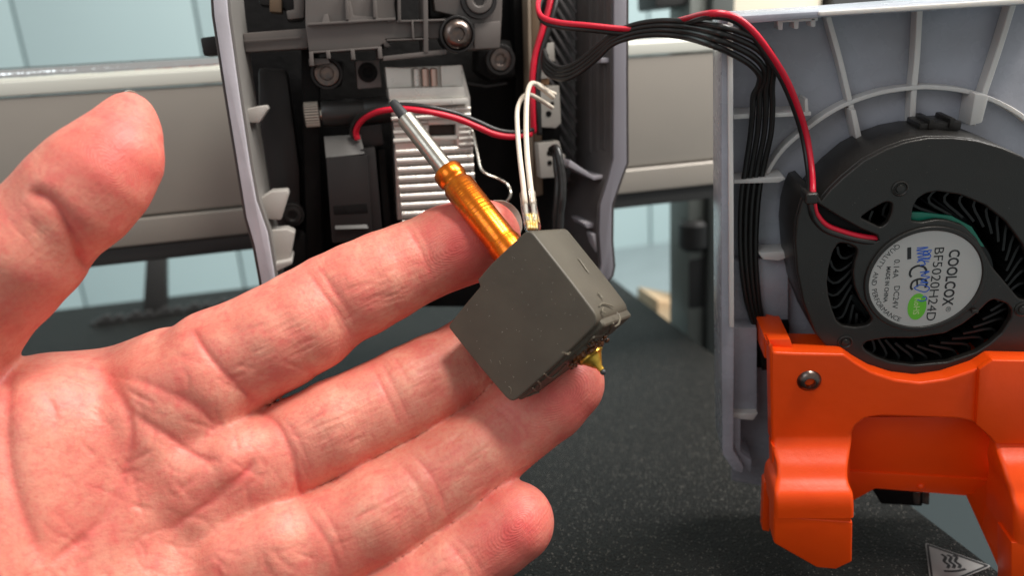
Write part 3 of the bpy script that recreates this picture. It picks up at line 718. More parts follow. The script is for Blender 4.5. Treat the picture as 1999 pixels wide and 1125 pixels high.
# text on the arc
s = 'QUALITY AND PERFORMANCE'
aw = []
for ch in s:
    if ch == ' ': aw.append(.075); continue
    t = text(ch, .135, .0006); xs = [v.co[0] for v in t.vertices]; aw.append(max(xs) - min(xs) + .022)
tot = sum(aw); R_ = rl * .95
p0 = lpos(1757, 480); an0 = math.atan2(p0[1], p0[0]); p1 = lpos(1757, 627); an1 = math.atan2(p1[1], p1[0])
if an0 > 0: an0 -= 2 * math.pi
if an1 > 0: an1 -= 2 * math.pi
acc = 0
for ch, w in zip(s, aw):
    if ch != ' ':
        t = text(ch, .135, .0006, 0, 1, 'LEFT'); xs = [v.co[0] for v in t.vertices]
        an = an0 + (an1 - an0) * (acc + w / 2) / tot
        t.transform(Matrix.Translation((-(max(xs) + min(xs)) / 2, 0, 0)))
        t.transform(Matrix.Translation((R_ * math.cos(an), R_ * math.sin(an), 0)) @ Matrix.Rotation(an + math.pi / 2, 4, 'Z'))
        t.transform(TR); link('letter', t, M_['ink'], lab, smooth=False)
    acc += w
# pen strokes, CE mark and green oval (label coordinates)
def lstroke(L, r, mt, name, h=.011, sm=6):
    pts = []
    for x, y in L:
        p = lpos(x, y); pts.append((p[0], p[1], 0))
    me = tube(pts, r, 6, sm); me.transform(Matrix.Diagonal((1, 1, .06, 1))); me.transform(Matrix.Translation((0, 0, h - .0095)))
    me.transform(TR); return link(name, me, M_[mt], lab)
lstroke([(1775, 483), (1775, 506)], .036, 'ink', 'printed_bar', sm=0)
lstroke([(1804, 521), (1792, 519), (1780, 525), (1776, 535), (1779, 541)], .021, 'ink', 'ce_letter')
lstroke([(1804, 521), (1808, 528), (1805, 536)], .021, 'ink', 'ce_letter')
lstroke([(1806, 546), (1794, 545), (1782, 550), (1778, 560), (1781, 566)], .021, 'ink', 'ce_letter')
lstroke([(1806, 546), (1809, 553), (1806, 562)], .021, 'ink', 'ce_letter')
lstroke([(1790, 546), (1791, 560)], .018, 'ink', 'ce_letter')
lstroke([(1790, 484), (1812, 483), (1789, 489), (1813, 490), (1790, 495), (1815, 497), (1791, 502), (1816, 505), (1792, 507), (1814, 511)], .011, 'blueink', 'pen_stroke', .0125)
lstroke([(1808, 490), (1818, 488), (1812, 496), (1802, 498), (1806, 490), (1817, 500), (1806, 506)], .009, 'blueink', 'pen_stroke', .0135)
lstroke([(1790, 512), (1800, 508), (1806, 516), (1796, 518)], .012, 'blueink', 'pen_stroke', .0125)
lstroke([(1796, 532), (1814, 530), (1798, 538), (1815, 541), (1798, 548), (1812, 552), (1796, 552)], .012, 'blueink', 'pen_stroke', .0125)
lstroke([(1784, 562), (1798, 556), (1814, 562), (1806, 570), (1790, 566), (1784, 562)], .012, 'blueink', 'pen_stroke', .0125)
lstroke([(1800, 581), (1806, 579), (1809, 584), (1800, 588), (1790, 585)], .012, 'blueink', 'pen_stroke', .0135)
oc = lpos(1790, 599)
me = lathe([(0, 0), (.29, 0), (.29, .001), (0, .001)], 40, Matrix.Translation((oc[0], oc[1], .0004)) @ Matrix.Diagonal((1, .6, 1, 1))); me.transform(TR)
link('green_oval', me, M_['greenink'], lab)
t = text('RoHS', .16, .0006, .002); t.transform(Matrix.Translation((oc[0] - .2, oc[1] - .06, .0025))); t.transform(TR); link('lettering', t, M_['paleink'], lab, smooth=False)
# impeller
ic = C0.px(1806, 548, -.35)
imp = bpy.data.objects.new('impeller', None); COL.objects.link(imp); imp.parent = fan; imp.location = (ic[0], ic[1], 0)
link('hub', lathe([(0, -.2), (rl * 1.16, -.2), (rl * 1.2, -.3), (rl * 1.2, -1.3)], 60), M_['blade'], imp)
link('back_disc', lathe([(rl * 1.1, -1.3), (1.98, -1.3), (1.98, -1.38), (rl * 1.1, -1.38)], 60), M_['blade'], imp)
bl = []
for k in range(7):
    t = k / 6; r = 1.42 + .55 * t; a = .2 * math.sin(t * 3.0) + t * .16
    bl.append((r * math.cos(a), r * math.sin(a)))
aa, bb = [], []
for i, p in enumerate(bl):
    t = nrm(np.array(bl[min(i + 1, 6)]) - np.array(bl[max(i - 1, 0)])); nn = np.array([-t[1], t[0]]) * .026
    aa.append(tuple(p + nn)); bb.append(tuple(p - nn))
bm_ = prism(aa + bb[::-1], -1.29, -.22, .004, 1)
NB = 40
for k in range(NB):
    o = link('blade', bm_, M_['blade'], imp, smooth=True); o.rotation_euler = (0, 0, 2 * math.pi * k / NB)
ig = [C0.px(x, y, -.17) for x, y in [(1770, 414), (1800, 415), (1858, 422), (1897, 443), (1922, 482), (1890, 478), (1840, 450), (1770, 445)]]
link('circuit_board', prism(ig, -.24, -.17, .005), M_['greenpcb'], fan)
for x, y in ((1757, 368), (1650, 668), (1996, 604)):
    p = C0.px(x, y)
    link('rivet', lathe([(.15, -.02), (.15, .018), (.125, .03), (.1, .005), (.085, .005), (.07, .035), (0, .045)], 28, Matrix.Translation((p[0], p[1], 0))), M_['fan'], fan)
p = C0.px(1903, 608, .05)
link('hub_mark', box(p[0] - .06, p[0] + .06, p[1] - .04, p[1] + .04, .03, .075, .015), M_['fan'], fan)
link('edge_lip', box(C0.px(1568, 0)[0] * 0 + C0.px(1570, 380)[0], C0.px(1596, 380)[0], C0.px(1583, 396)[1], C0.px(1583, 374)[1], -.3, .12, .06, 3), M_['fan'], fan)

# ------------------------------------------------------------------ orange duct
duct = thing('orange_duct', C0, 'glossy orange plastic air duct frame below the black fan, screwed at its corner', 'air duct')
OH = .34
def orow(rows, parent, name, mt, hb=-1.2, n=7, rad=.09):
    """rows of (left px, right px, y, front height); rounded front corners"""
    v, f = [], []
    for (xl, xr, y, h) in rows:
        a = C0.p3(xl, y, h - rad); b = C0.p3(xr, y, h - rad)
        prof = [(a[0], a[1], hb)]
        for k in range(n):
            t = k / (n - 1) * math.pi / 2; prof.append((a[0] + rad - rad * math.cos(t), a[1], h - rad + rad * math.sin(t)))
        for k in range(n):
            t = (1 - k / (n - 1)) * math.pi / 2; prof.append((b[0] - rad + rad * math.cos(t), b[1], h - rad + rad * math.sin(t)))
        prof.append((b[0], b[1], hb)); v += prof
    m_ = 2 * n + 2
    for i in range(len(rows) - 1):
        for k in range(m_):
            f.append((i * m_ + k, i * m_ + (k + 1) % m_, (i + 1) * m_ + (k + 1) % m_, (i + 1) * m_ + k))
    f += [tuple(range(m_)), tuple(range((len(rows) - 1) * m_, len(rows) * m_))]
    return link(name, raw(v, f), mt, parent, ang=50)
def sm_rows(rows, n=5):
    return [tuple(r) for r in crv(rows, n)]
main = [(1503, 668), (1512, 688), (1552, 690), (1649, 692), (1672, 709), (1703, 727), (1748, 742), (1797, 748), (1847, 741), (1887, 728), (1910, 720), (1938, 702), (2120, 706), (2120, 870), (1944, 870), (1936, 862), (1920, 838), (1895, 823), (1870, 818), (1720, 813), (1690, 817), (1670, 832), (1661, 850), (1660, 868), (1506, 868)]
link('main_plate', plate(rnd(cp(main, OH), .05, 3), [], -.1, OH, .05, 3), M_['orange'], duct)
link('top_shelf', prism(cp([(1508, 684), (1649, 687), (1672, 704), (1703, 722), (1748, 737), (1797, 743), (1847, 736), (1887, 723), (1910, 715), (1938, 697), (2120, 700), (2120, 716), (1940, 716), (1850, 760), (1750, 760), (1660, 712), (1512, 712)], -.1), -.9, -.1, .03), M_['orange'], duct)
cprism('top_tab', [(1494, 664), (1543, 662), (1551, 690), (1553, 700), (1506, 700)], -1.0, .1, M_['orange'], duct, .04)
cprism('top_pin', [(1503, 632), (1519, 635), (1519, 668), (1503, 668)], -1.2, -.7, M_['orange'], duct, .04)
cprism('side_tab', [(1492, 662), (1504, 664), (1506, 706), (1492, 700)], -1.3, -.4, M_['orange'], duct, .04)
# left leg, swelling toward the viewer
rows = [(1507, 1662, 842, OH), (1507, 1662, 852, OH + .01), (1508, 1661, 866, OH + .08), (1510, 1658, 885, OH + .24), (1515, 1655, 905, OH + .42), (1516, 1654, 928, OH + .60), (1513, 1657, 945, OH + .76), (1511, 1664, 962, OH + .90), (1510, 1666, 982, OH + .97), (1510, 1666, 1007, OH + .99)]
orow(sm_rows(rows, 4), duct, 'left_leg', M_['orange'], hb=.2)
rows = [(1510, 1666, 1008.5, OH + .99), (1510, 1666, 1040, OH + .98), (1512, 1665, 1062, OH + .97)]
lh = OH + .97
foot = [(1511, 1009), (1665, 1020), (1664, 1099), (1632, 1114), (1594, 1110), (1511, 1063)]
link('left_foot', prism(cp(foot, lh), .72, lh, .06, 3), M_['orange'], duct)
cprism('leg_filler', [(1514, 998), (1661, 1002), (1661, 1021), (1514, 1011)], .7, lh - .02, M_['orange'], duct, .01)
cprism('side_clip', [(1491, 945), (1510, 926), (1512, 970), (1504, 990), (1503, 1040), (1488, 1037)], .1, .4, M_['orange'], duct, .04)
cprism('leg_fin', [(1506, 868), (1524, 884), (1519, 925), (1508, 940)], .1, .45, M_['orange'], duct, .05)
# recessed centre
rc = [(1650, 815), (2010, 815), (2010, 955), (1900, 948), (1650, 922)]
link('recess_face', prism(cp(rc, -.38), -.9, -.38, .03), M_['orange'], duct)
lp = [(1650, 920), (1945, 938), (1930, 962), (1884, 969), (1709, 955), (1664, 980), (1650, 980)]
link('recess_lip', prism(cp(lp, -.34), -1.0, -.34, .03), M_['orange'], duct)
# rounded roof and sides of the recess
def sweepwall(L, h0, h1, name, t=.1):
    q = crv([np.array(C0.p3(x, y, h1)) for x, y in L], 6)
    a, b = [], []
    for i, p in enumerate(q):
        tt = nrm(q[min(i + 1, len(q) - 1)] - q[max(i - 1, 0)]); nn = np.array([-tt[1], tt[0]])
        a.append(tuple(p[:2])); b.append(tuple(p[:2] + nn * t))
    return link(name, prism(a + b[::-1], h0, h1, .0), M_['orange'], duct)
sweepwall([(1660, 985), (1659, 920), (1660, 868), (1663, 846), (1674, 828), (1692, 816), (1720, 812), (1870, 817), (1898, 823), (1922, 839), (1936, 862), (1946, 872)], -.8, .2, 'recess_wall', .1)
# right leg (runs out of the frame)
rows = [(1936, 2120, 838, OH), (1938, 2120, 856, OH + .02), (1942, 2120, 874, OH + .16), (1950, 2120, 900, OH + .40), (1958, 2120, 930, OH + .60), (1968, 2120, 960, OH + .76), (1976, 2120, 990, OH + .95), (1975, 2120, 1020, OH + 1.02), (1974, 2120, 1058, OH + 1.03)]
orow(sm_rows(rows, 4), duct, 'right_leg', M_['orange'], hb=.15, rad=.12)
link('right_foot', prism(cp([(1974, 1060), (2120, 1066), (2120, 1210), (1974, 1180)], OH + 1.03), .75, OH + 1.03, .05), M_['orange'], duct)
# inner cheek of the right leg
v = [C0.p3(1884, 966, -.4), C0.p3(1935, 925, -.4), C0.p3(1964, 925, .5), C0.p3(1978, 990, .95), C0.p3(1976, 1130, 1.0), C0.p3(1952, 1118, .8), C0.p3(1916, 1034, .1)]
n_ = len(v)
link('right_cheek', bev(raw(v + [(a + .12, b, c) for a, b, c in v], [tuple(range(n_)), tuple(range(n_, 2 * n_))] + [(i, (i + 1) % n_, (i + 1) % n_ + n_, i + n_) for i in range(n_)]), .02), M_['orange'], duct)
cprism('raised_block', [(1912, 722), (1938, 704), (2120, 708), (2120, 868), (1944, 868), (1932, 852), (1906, 830)], OH - .02, OH + .12, M_['orange'], duct, .04)
cprism('underside_shade', [(1700, 952), (1810, 962), (1800, 990), (1720, 985)], -1.3, -.95, M_['pit'], duct, .04)  # near-black block stands in for the shading under the duct
for x in (1790, 1808):
    cprism('rear_screw', [(x - 8, 962), (x + 8, 963), (x + 7, 988), (x - 7, 986)], -1.25, -.93, M_['blackmet'], duct, .05)
socket_screw(1580, 745, OH + .02, 25, M_['blackmet'], .2, True, parent=duct, fr=C0)
p = C0.px(1798, 951, -.34)
link('moulding_dot', lathe([(.08, -.02), (.08, .02), (.05, .05), (0, .06)], 20, Matrix.Translation((p[0], p[1], -.34))), M_['orange'], duct)

# ------------------------------------------------------------------ wires
I4 = Matrix.Identity(4)
def wthing(name, start, label, cat, group=None):
    fr = Frame(start, [1, 0, 0], [0, 1, 0]); return fr, thing(name, fr, label, cat, group)
def wire(fr, parent, L, r, mt, name='wire', sm=8, n=12):
    return link(name, tube([fr.loc(P(*q)) for q in L], lambda t, q=random.random() * 9: r * (1 + .03 * math.sin(31 * t + q) + .02 * math.sin(77 * t + q)), n, sm), M_[mt], parent, ang=0)
def offs(L, dx, dy, dd): return [(x + dx, y + dy, d + dd) for x, y, d in L]
def dC(x, y, h):
    a, b = C0.px(x, y, h); return -(C0.o + C0.ex * a + C0.ey * b + C0.ez * h)[2]
# long red and black pair from head to fan
A = [(1100, -60, 17.5), (1062, -20, 17), (1050, 8, 16.4), (1058, 32, 16), (1090, 43, 15.8), (1150, 49, 15.6), (1225, 56, 15.5), (1275, 53, 15.3), (1330, 38, 14.8)]
A += [(x, y, dC(x, y, h)) for x, y, h in ((1385, 26, -.15), (1430, 31, -.2), (1465, 55, -.2), (1500, 98, -.3), (1535, 155, -.5), (1560, 215, -.7), (1576, 270, -.8), (1585, 330, -.5), (1587, 372, -.04), (1588, 396, -.02), (1594, 418, -.06), (1614, 440, -.07), (1647, 453, -.07), (1682, 462, -.07), (1716, 466, -.12))]
fr, t = wthing('fan_cable', P(1062, -20, 17), 'long red and black cable arching from the print head to the blower fan', 'cable')
wire(fr, t, A, .057, 'redw')
B = [(x + (2 if i < 9 else -3 if i < 12 else -7 if i < 18 else -5), y + (9 if i < 9 else 6 if i < 12 else 4 if i < 18 else 8), d + (.08 if i < 18 else -.015)) for i, (x, y, d) in enumerate(A)]
wire(fr, t, B, .056, 'blackw')
# second pair inside the head
A = [(1085, -60, 18), (1072, 10, 17.8), (1058, 60, 17.8), (1044, 110, 17.9), (1039, 160, 18), (1040, 215, 18.1), (1042, 260, 18.3)]
fr, t = wthing('board_cable', P(1072, 10, 17.8), 'red and black wires running down beside the circuit board inside the print head', 'cable')
wire(fr, t, A, .075, 'redw'); wire(fr, t, offs(A, 11, 3, .05), .075, 'blackw')
# loop across the heat sink
A = [(698, 272, 17.6), (695, 256, 17.5), (704, 238, 17.3), (722, 224, 17.0), (752, 215, 16.7), (790, 213, 16.6), (840, 219, 16.6), (890, 231, 16.8), (930, 247, 17), (965, 262, 17.1), (1000, 267, 17.2), (1036, 262, 17.6)]
fr, t = wthing('heater_fan_cable', P(698, 272, 17.6), 'short red and black cable looping in front of the aluminium heat sink', 'cable')
wire(fr, t, A, .07, 'redw'); wire(fr, t, [(x + (-8 if i < 4 else 4), y + (-4 if i < 4 else -8 if i > 4 else -7), d + .05) for i, (x, y, d) in enumerate(A)], .066, 'blackw')
# flat ribbon: four conductors
T_ = [(1062, 98, 17.6), (1070, 118, 17.3), (1092, 132, 16.9), (1118, 126, 16.6), (1145, 108, 16.3), (1170, 86, 16), (1200, 63, 15.7), (1240, 47, 15.4), (1290, 40, 15.0), (1345, 42, 14.5)]
B_ = [(1060, 112, 17.6), (1064, 138, 17.35), (1085, 152, 17.0), (1112, 152, 16.7), (1142, 134, 16.4), (1168, 112, 16.1), (1196, 86, 15.8), (1238, 72, 15.5), (1285, 67, 15.1), (1335, 72, 14.6)]
T_ += [(x, y, dC(x, y, h)) for x, y, h in ((1400, 50, -.05), (1445, 62, -.2), (1485, 80, -.35), (1507, 106, -.5), (1510, 138, -.65), (1507, 172, -.8), (1508, 210, -.95), (1505, 260, -1.1), (1492, 320, -1.25), (1481, 380, -1.3), (1476, 450, -1.3), (1476, 520, -1.3), (1482, 590, -1.35), (1492, 650, -1.35), (1502, 720, -1.35))]
B_ += [(x, y, dC(x, y, h)) for x, y, h in ((1385, 86, -.05), (1425, 103, -.25), (1462, 124, -.42), (1482, 146, -.6), (1481, 166, -.75), (1471, 186, -.85), (1469, 218, -.95), (1465, 264, -1.1), (1457, 320, -1.2), (1448, 380, -1.25), (1445, 450, -1.25), (1448, 520, -1.25), (1458, 590, -1.3), (1476, 650, -1.3), (1492, 720, -1.35))]
fr, t = wthing('ribbon_cable', P(1062, 98, 17.6), 'black flat ribbon cable arching from the print head and hanging down the cover', 'ribbon cable')
for k in range(4):
    w = k / 3
    wire(fr, t, [tuple(np.array(a) * (1 - w) + np.array(b) * w) for a, b in zip(T_, B_)], .057, 'blackw', 'conductor')
me = []
# black cable under the lower connector
fr, t = wthing('black_cable', P(1080, 296, 18), 'thick glossy black cable plugged into the lowest white connector', 'cable')
wire(fr, t, [(1076, 292, 17.9), (1086, 290, 17.5), (1093, 315, 17.4), (1098, 350, 17.4), (1098, 385, 17.4), (1094, 420, 17.5), (1092, 470, 17.6)], .09, 'blackw')
wire(fr, t, [(1080, 300, 17.9), (1084, 300, 17.6), (1086, 325, 17.5), (1089, 355, 17.5), (1087, 390, 17.5), (1084, 430, 17.6), (1084, 470, 17.7)], .08, 'blackw')
# ------------------------------------------------------------------ hot end held in the fingers
nC = nrm([-.50, -.10, .86])
aC = nrm(np.array([-.577, .770, -.272]) - np.dot([-.577, .770, -.272], nC) * nC)
HD = 12.55
HF = Frame(P(1020, 620, HD), aC, np.cross(nC, aC))                # ex along the tube, ez out of the big face
hot = thing('hot_end', HF, 'printer hot end with grey silicone block, brass nozzle and amber metal tube', 'hot end')
TH = 1.38
q = HF.pts([(1033, 446), (1010, 466), (957, 517), (932, 547), (937, 560), (905, 598), (874, 638), (922, 700), (970, 757), (998, 789), (1050, 744), (1107, 690), (1172, 626), (1120, 556)])
rr = [.16, .05, .05, .03, .03, .3, .07, .3, .3, .16, .3, .3, .2, .3]
q = rnd(q, rr, 5)
me = prism(q, -TH, 0, .19, 6)
link('silicone_block', me, M_['silicone'], hot, ang=50)
# raised collar of the block round the nozzle, on the face that looks away from the tube
xm = [HF.px(*p)[0] for p in ((998, 789), (1172, 626))]; ylo = [HF.px(*p)[1] for p in ((998, 789), (1172, 626))]
xe = min(xm)
yc0, yc1 = min(ylo), max(ylo)
# the sock's flange
link('lower_flange', box(xe - .04, xe + .25, yc0 + .06, yc1 - .06, -TH - .05, -.16, .07, 3), M_['silicone'], hot)
yn = HF.px(1130, 690)[1]
tubeY = HF.px(982, 482, -.6)[1]
nz = np.array([xe + .0, tubeY, -TH * .52])
Mn = Matrix.Translation((xe + .02, tubeY, -TH * .5)) @ Matrix.Rotation(-math.pi / 2, 4, 'Y')
sk = lathe([(.42, -.1), (.42, .03), (.36, .1), (.3, .1)], 40, Mn); link('nozzle_collar', sk, M_['silicone'], hot)
noz = bpy.data.objects.new('nozzle', None); COL.objects.link(noz); noz.parent = hot
rs = lathe([(.34, .06), (.34, .13), (.27, .19), (.2, .19)], 48)
rv = random.Random(3)
for v in rs.vertices:
    v.co *= 1 + rv.uniform(-.07, .09)
rs.transform(Mn); link('burnt_plastic', rs, M_['char'], noz)
link('nozzle_hex', lathe([(.26, .08), (.26, .2), (.24, .22)], 6, Mn), M_['brass'], noz, ang=20)
link('nozzle_cone', lathe([(.25, .19), (.25, .23), (.21, .25), (.19, .27), (.11, .38), (.06, .45), (.055, .52), (0, .52)], 32, Mn), M_['brass'], noz)
bb_ = bmesh.new(); bmesh.ops.create_icosphere(bb_, subdivisions=2, radius=.055); mm = bpy.data.meshes.new('m'); bb_.to_mesh(mm); bb_.free()
mm.transform(Mn @ Matrix.Translation((.01, 0, .56))); link('plastic_bead', mm, M_['dark_tip'], noz)
mm = bpy.data.meshes.new('m'); bb_ = bmesh.new()
for k in range(64):
    a = rv.uniform(0, 6.28); r = rv.uniform(.2, .42); z = rv.uniform(.04, .2); s_ = rv.uniform(.02, .07)
    bmesh.ops.create_icosphere(bb_, subdivisions=1, radius=s_, matrix=Mn @ Matrix.Translation((r * math.cos(a), r * math.sin(a), z)) @ Matrix.Diagonal((1, rv.uniform(.6, 1.3), rv.uniform(.4, .9), 1)))
bb_.to_mesh(mm); bb_.free(); o = link('burnt_crumbs', mm, M_['char'], noz); o['kind'] = 'stuff'
# scuffs of pale lint and melted plastic on the lower edges
for L, r, h in (([(1176, 598), (1186, 595), (1196, 600)], .018, -.35), ([(1168, 572), (1174, 578), (1179, 585)], .014, -.3), ([(1150, 640), (1168, 650), (1190, 640), (1198, 625)], .02, -.5)):
    pass
# tube: profile along the hot end axis
tz = -TH * .5
ax0 = HF.p3(982, 482, tz)
x0 = HF.px(1003, 497, tz)[0]
def tx(x, y): return HF.px(x, y, tz)[0] - x0
Mt = Matrix.Translation((x0, tubeY, tz)) @ Matrix.Rotation(math.pi / 2, 4, 'Y')
x0_ = x0
L1 = tx(974, 468); L2 = tx(889, 357); L3 = tx(872, 332); L4 = tx(789, 234); L5 = tx(762, 205)
sc_ = HD + .6
r1 = 33 * sc_ / FL; r2 = 19.5 * sc_ / FL
am = [(r1 * .8, -.1), (r1 * 1.08, -.05), (r1 * 1.08, L1 - .13), (r1 * 1.0, L1 - .06), (r1, L1), (r1, L2 - .1), (r1 * .93, L2 - .06), (r1 * .86, L2 - .01), (r1 * .86, L2 + .03), (r1 * .92, L2 + .07), (r1 * .95, L2 + .1), (r1 * .95, L3 - .05), (r1 * .88, L3), (r2 * 1.05, L3 + .01)]
link('amber_tube', lathe(am, 64, Mt), M_['amber'], hot, ang=30)
link('throat_seal', lathe([(r1 * 1.2, -.16), (r1 * 1.22, -.06), (r1 * 1.0, .0)], 48, Mt), M_['black'], hot)
link('steel_tube', lathe([(r2, L3 - .05), (r2, L4 - .02), (r2 * .93, L4), (r2 * .7, L4)], 48, Mt), M_['steel_turned'], hot, ang=30)
link('tube_liner', lathe([(r2 * .64, L4 - .1), (r2 * .62, L4 + .12), (r2 * .5, L5 - .05), (r2 * .38, L5), (0, L5 + .01)], 24, Mt), M_['dark_tip'], hot)
print('hotend', x0, L1, L2, L3, L4, L5, r1, r2)
# white leads
def hw(name, L, r, mt, n=12): return link(name, tube([HF.loc(P(*q)) for q in L], r, n, 8), M_[mt], hot, ang=0)
hw('heater_lead', [(1026, 400, 13.6), (1020, 350, 14), (1014, 300, 14.5), (1010, 250, 15.1), (1010, 215, 15.6), (1018, 193, 16.1), (1032, 184, 16.6), (1055, 195, 17), (1078, 210, 17.4)], .052, 'whitew')
hw('heater_lead', [(1040, 400, 13.6), (1034, 350, 14), (1029, 300, 14.5), (1027, 250, 15.1), (1028, 200, 15.6), (1032, 172, 16.0), (1040, 162, 16.4), (1054, 170, 16.9), (1080, 190, 17.4)], .056, 'whitew')
hw('thermistor_lead', [(1040, 162, 17.0), (1052, 165, 17.1), (1068, 176, 17.3), (1084, 184, 17.5)], .05, 'whitew')
hw('bare_lead', [(1026, 400, 13.6), (1028, 418, 13.45), (1031, 432, 13.3)], .04, 'conn'); hw('bare_lead', [(1040, 400, 13.6), (1042, 418, 13.45), (1044, 432, 13.3)], .04, 'conn')
for dx in (-7, -2, 3, 8):
    hw('yellow_strand', [(1036 + dx, 420, 13.4), (1038 + dx, 434, 13.3), (1039 + dx, 447, 13.15)], .034, 'yellow', 8)
me = tube([HF.loc(P(*q)) for q in ((1030, 378, 13.75), (1033, 405, 13.6), (1038, 432, 13.35), (1040, 444, 13.2))], lambda t: .155 + .0 * t, 20, 6, False)
link('clear_sleeve', me, M_['clear'], hot, ang=0)
# pale scuffs and threads of plastic on the two narrow faces of the block
def on_side(x, y, axis, val):
    r = np.array([(x - CX) / FL, -(y - CY) / FL, -1.0]); t = (val + HF.o.dot(axis)) / r.dot(axis); return HF.loc(r * t)
sdm = mat('pale_scuff', (.15, .13, .095), .5, bump=(20, .01))
vT = HF.px(1110, 540)[1]
rl2 = random.Random(12)
strokes = [[(1170, 598), (1176, 593), (1190, 596), (1199, 600)], [(1166, 572), (1172, 577), (1178, 585)], [(1178, 600), (1176, 608), (1184, 612)], [(1140, 520), (1146, 529)], [(1128, 505), (1133, 510), (1140, 520), (1150, 533)], [(1204, 610), (1210, 620), (1208, 632), (1200, 638)]]
for L in strokes:
    link('scuff', tube([on_side(x, y, HF.ey, vT + .004) for x, y in L], lambda t: .007 + .008 * math.sin(3 * t), 6, 5), sdm, hot)
strokes = [[(1050, 745), (1056, 752), (1052, 760)], [(1098, 688), (1108, 692), (1114, 688)], [(1062, 730), (1075, 738), (1090, 728), (1104, 712)], [(1040, 758), (1047, 764)], [(1150, 668), (1160, 658), (1175, 655), (1186, 646)], [(1190, 640), (1197, 632), (1190, 650)], [(1030, 775), (1044, 768), (1060, 765)]]
for L in strokes:
    link('scuff', tube([on_side(x, y, HF.ex, xe - .05) for x, y in L], lambda t: .009 + .011 * math.sin(3 * t), 6, 5), sdm, hot)
for L in ([(995, 755), (998, 762), (997, 770)], [(975, 705), (977, 712)], [(1001, 735), (1003, 738)]):
    link('scuff', tube([HF.p3(x, y, .003) for x, y in L], .008, 6, 4), sdm, hot)
# lint specks on the silicone
rl_ = random.Random(8)
bb_ = bmesh.new()
for k in range(60):
    u = rl_.uniform(xe + .2, 0.9); v_ = rl_.uniform(yc0 + .1, yc1 - .1)
    s_ = rl_.uniform(.003, .006)
    bmesh.ops.create_icosphere(bb_, subdivisions=1, radius=s_, matrix=Matrix.Translation((u, v_, .002)))
mm = bpy.data.meshes.new('m'); bb_.to_mesh(mm); bb_.free()
o = link('dust_specks', mm, M_['conn'], hot); o['kind'] = 'stuff'
for L in ([(1170, 594), (1180, 596), (1190, 592), (1200, 597)], [(1165, 570), (1172, 574), (1178, 582)]):
    pts = [HF.p3(x, y, -.5) for x, y in L]
# ------------------------------------------------------------------ the hand: one continuous surface
GH = 0.066
lo = np.array([-15.5, -9.6, -17.2]); hi = np.array([2.4, 4.6, -10.2])
nx, ny, nz_ = [int(v) for v in np.ceil((hi - lo) / GH)]
ax_ = [lo[i] + GH * np.arange(n, dtype=np.float32) for i, n in enumerate((nx, ny, nz_))]
BIG = 4.0
def cone_into(vol, a, ra, b, rb, k):
    """smooth-union a tapered round limb between two joints into the distance field"""
    m_ = max(ra, rb) + k + .35
    s0 = np.clip(((np.minimum(a, b) - m_ - lo) / GH).astype(int), 0, [nx, ny, nz_]); s1 = np.clip(((np.maximum(a, b) + m_ - lo) / GH).astype(int) + 1, 0, [nx, ny, nz_])
    if (s1 <= s0).any(): return
    X, Y, Z = ax_[0][s0[0]:s1[0], None, None], ax_[1][None, s0[1]:s1[1], None], ax_[2][None, None, s0[2]:s1[2]]
    ab = (b - a).astype(np.float32); L2 = max(float(ab @ ab), 1e-6)
    dx, dy, dz = X - a[0], Y - a[1], Z - a[2]
    t = np.clip((dx * ab[0] + dy * ab[1] + dz * ab[2]) / L2, 0, 1)
    d = np.sqrt((dx - t * ab[0]) ** 2 + (dy - t * ab[1]) ** 2 + (dz - t * ab[2]) ** 2) - (ra + (rb - ra) * t)
    v = vol[s0[0]:s1[0], s0[1]:s1[1], s0[2]:s1[2]]
    h = np.clip(.5 + .5 * (v - d) / k, 0, 1)
    v[...] = v * (1 - h) + d * h - k * h * (1 - h)
def J(px, py, d, rpx):
    return P(px, py, d), rpx * d / FL
def chain(L, k=.12):
    vol = np.full((nx, ny, nz_), BIG, np.float32)
    for i in range(len(L) - 1):
        (a, ra), (b, rb) = J(*L[i]), J(*L[i + 1]); cone_into(vol, a, ra, b, rb, k)
    return vol
FING = dict(
    index=[(330, 812, 13.75, 128), (430, 715, 13.75, 112), (540, 660, 13.8, 103), (600, 626, 13.9, 101), (650, 590, 14.05, 93), (700, 566, 14.1, 92), (752, 540, 14.2, 88), (800, 517, 14.3, 82), (835, 503, 14.35, 79), (875, 484, 14.4, 82), (915, 472, 14.42, 80), (946, 461, 14.45, 71)],
    middle=[(415, 955, 13.7, 118), (520, 903, 13.75, 100), (600, 860, 13.85, 90), (660, 832, 13.95, 92), (715, 806, 14.1, 88), (752, 788, 14.2, 87), (800, 764, 14.35, 88), (850, 738, 14.55, 85), (900, 712, 14.8, 80), (935, 690, 15.0, 80), (990, 662, 15.1, 80), (1035, 642, 15.15, 72)],
    ring=[(490, 1140, 13.5, 118), (585, 1085, 13.5, 104), (660, 1043, 13.55, 97), (745, 1000, 13.65, 98), (800, 968, 13.8, 93), (840, 946, 13.9, 91), (890, 915, 14.0, 89), (940, 882, 14.1, 85), (985, 846, 14.2, 80), (1020, 815, 14.25, 82), (1065, 780, 14.3, 83), (1103, 748, 14.3, 77)],
    pinky=[(560, 1290, 13.0, 108), (650, 1250, 13.2, 98), (740, 1205, 13.35, 90), (820, 1150, 13.4, 84), (880, 1108, 13.5, 79), (925, 1076, 13.6, 75), (965, 1048, 13.65, 78), (1003, 1020, 13.65, 79)],
    thumb=[(-70, 990, 13.0, 168), (-118, 830, 12.6, 134), (-112, 700, 12.35, 116), (-58, 602, 12.2, 110), (-4, 542, 12.1, 112), (48, 486, 12.05, 112), (102, 430, 12.05, 100), (152, 384, 12.05, 105), (192, 342, 12.1, 101), (224, 304, 12.2, 87), (246, 254, 12.4, 63), (254, 224, 12.5, 43)],
)
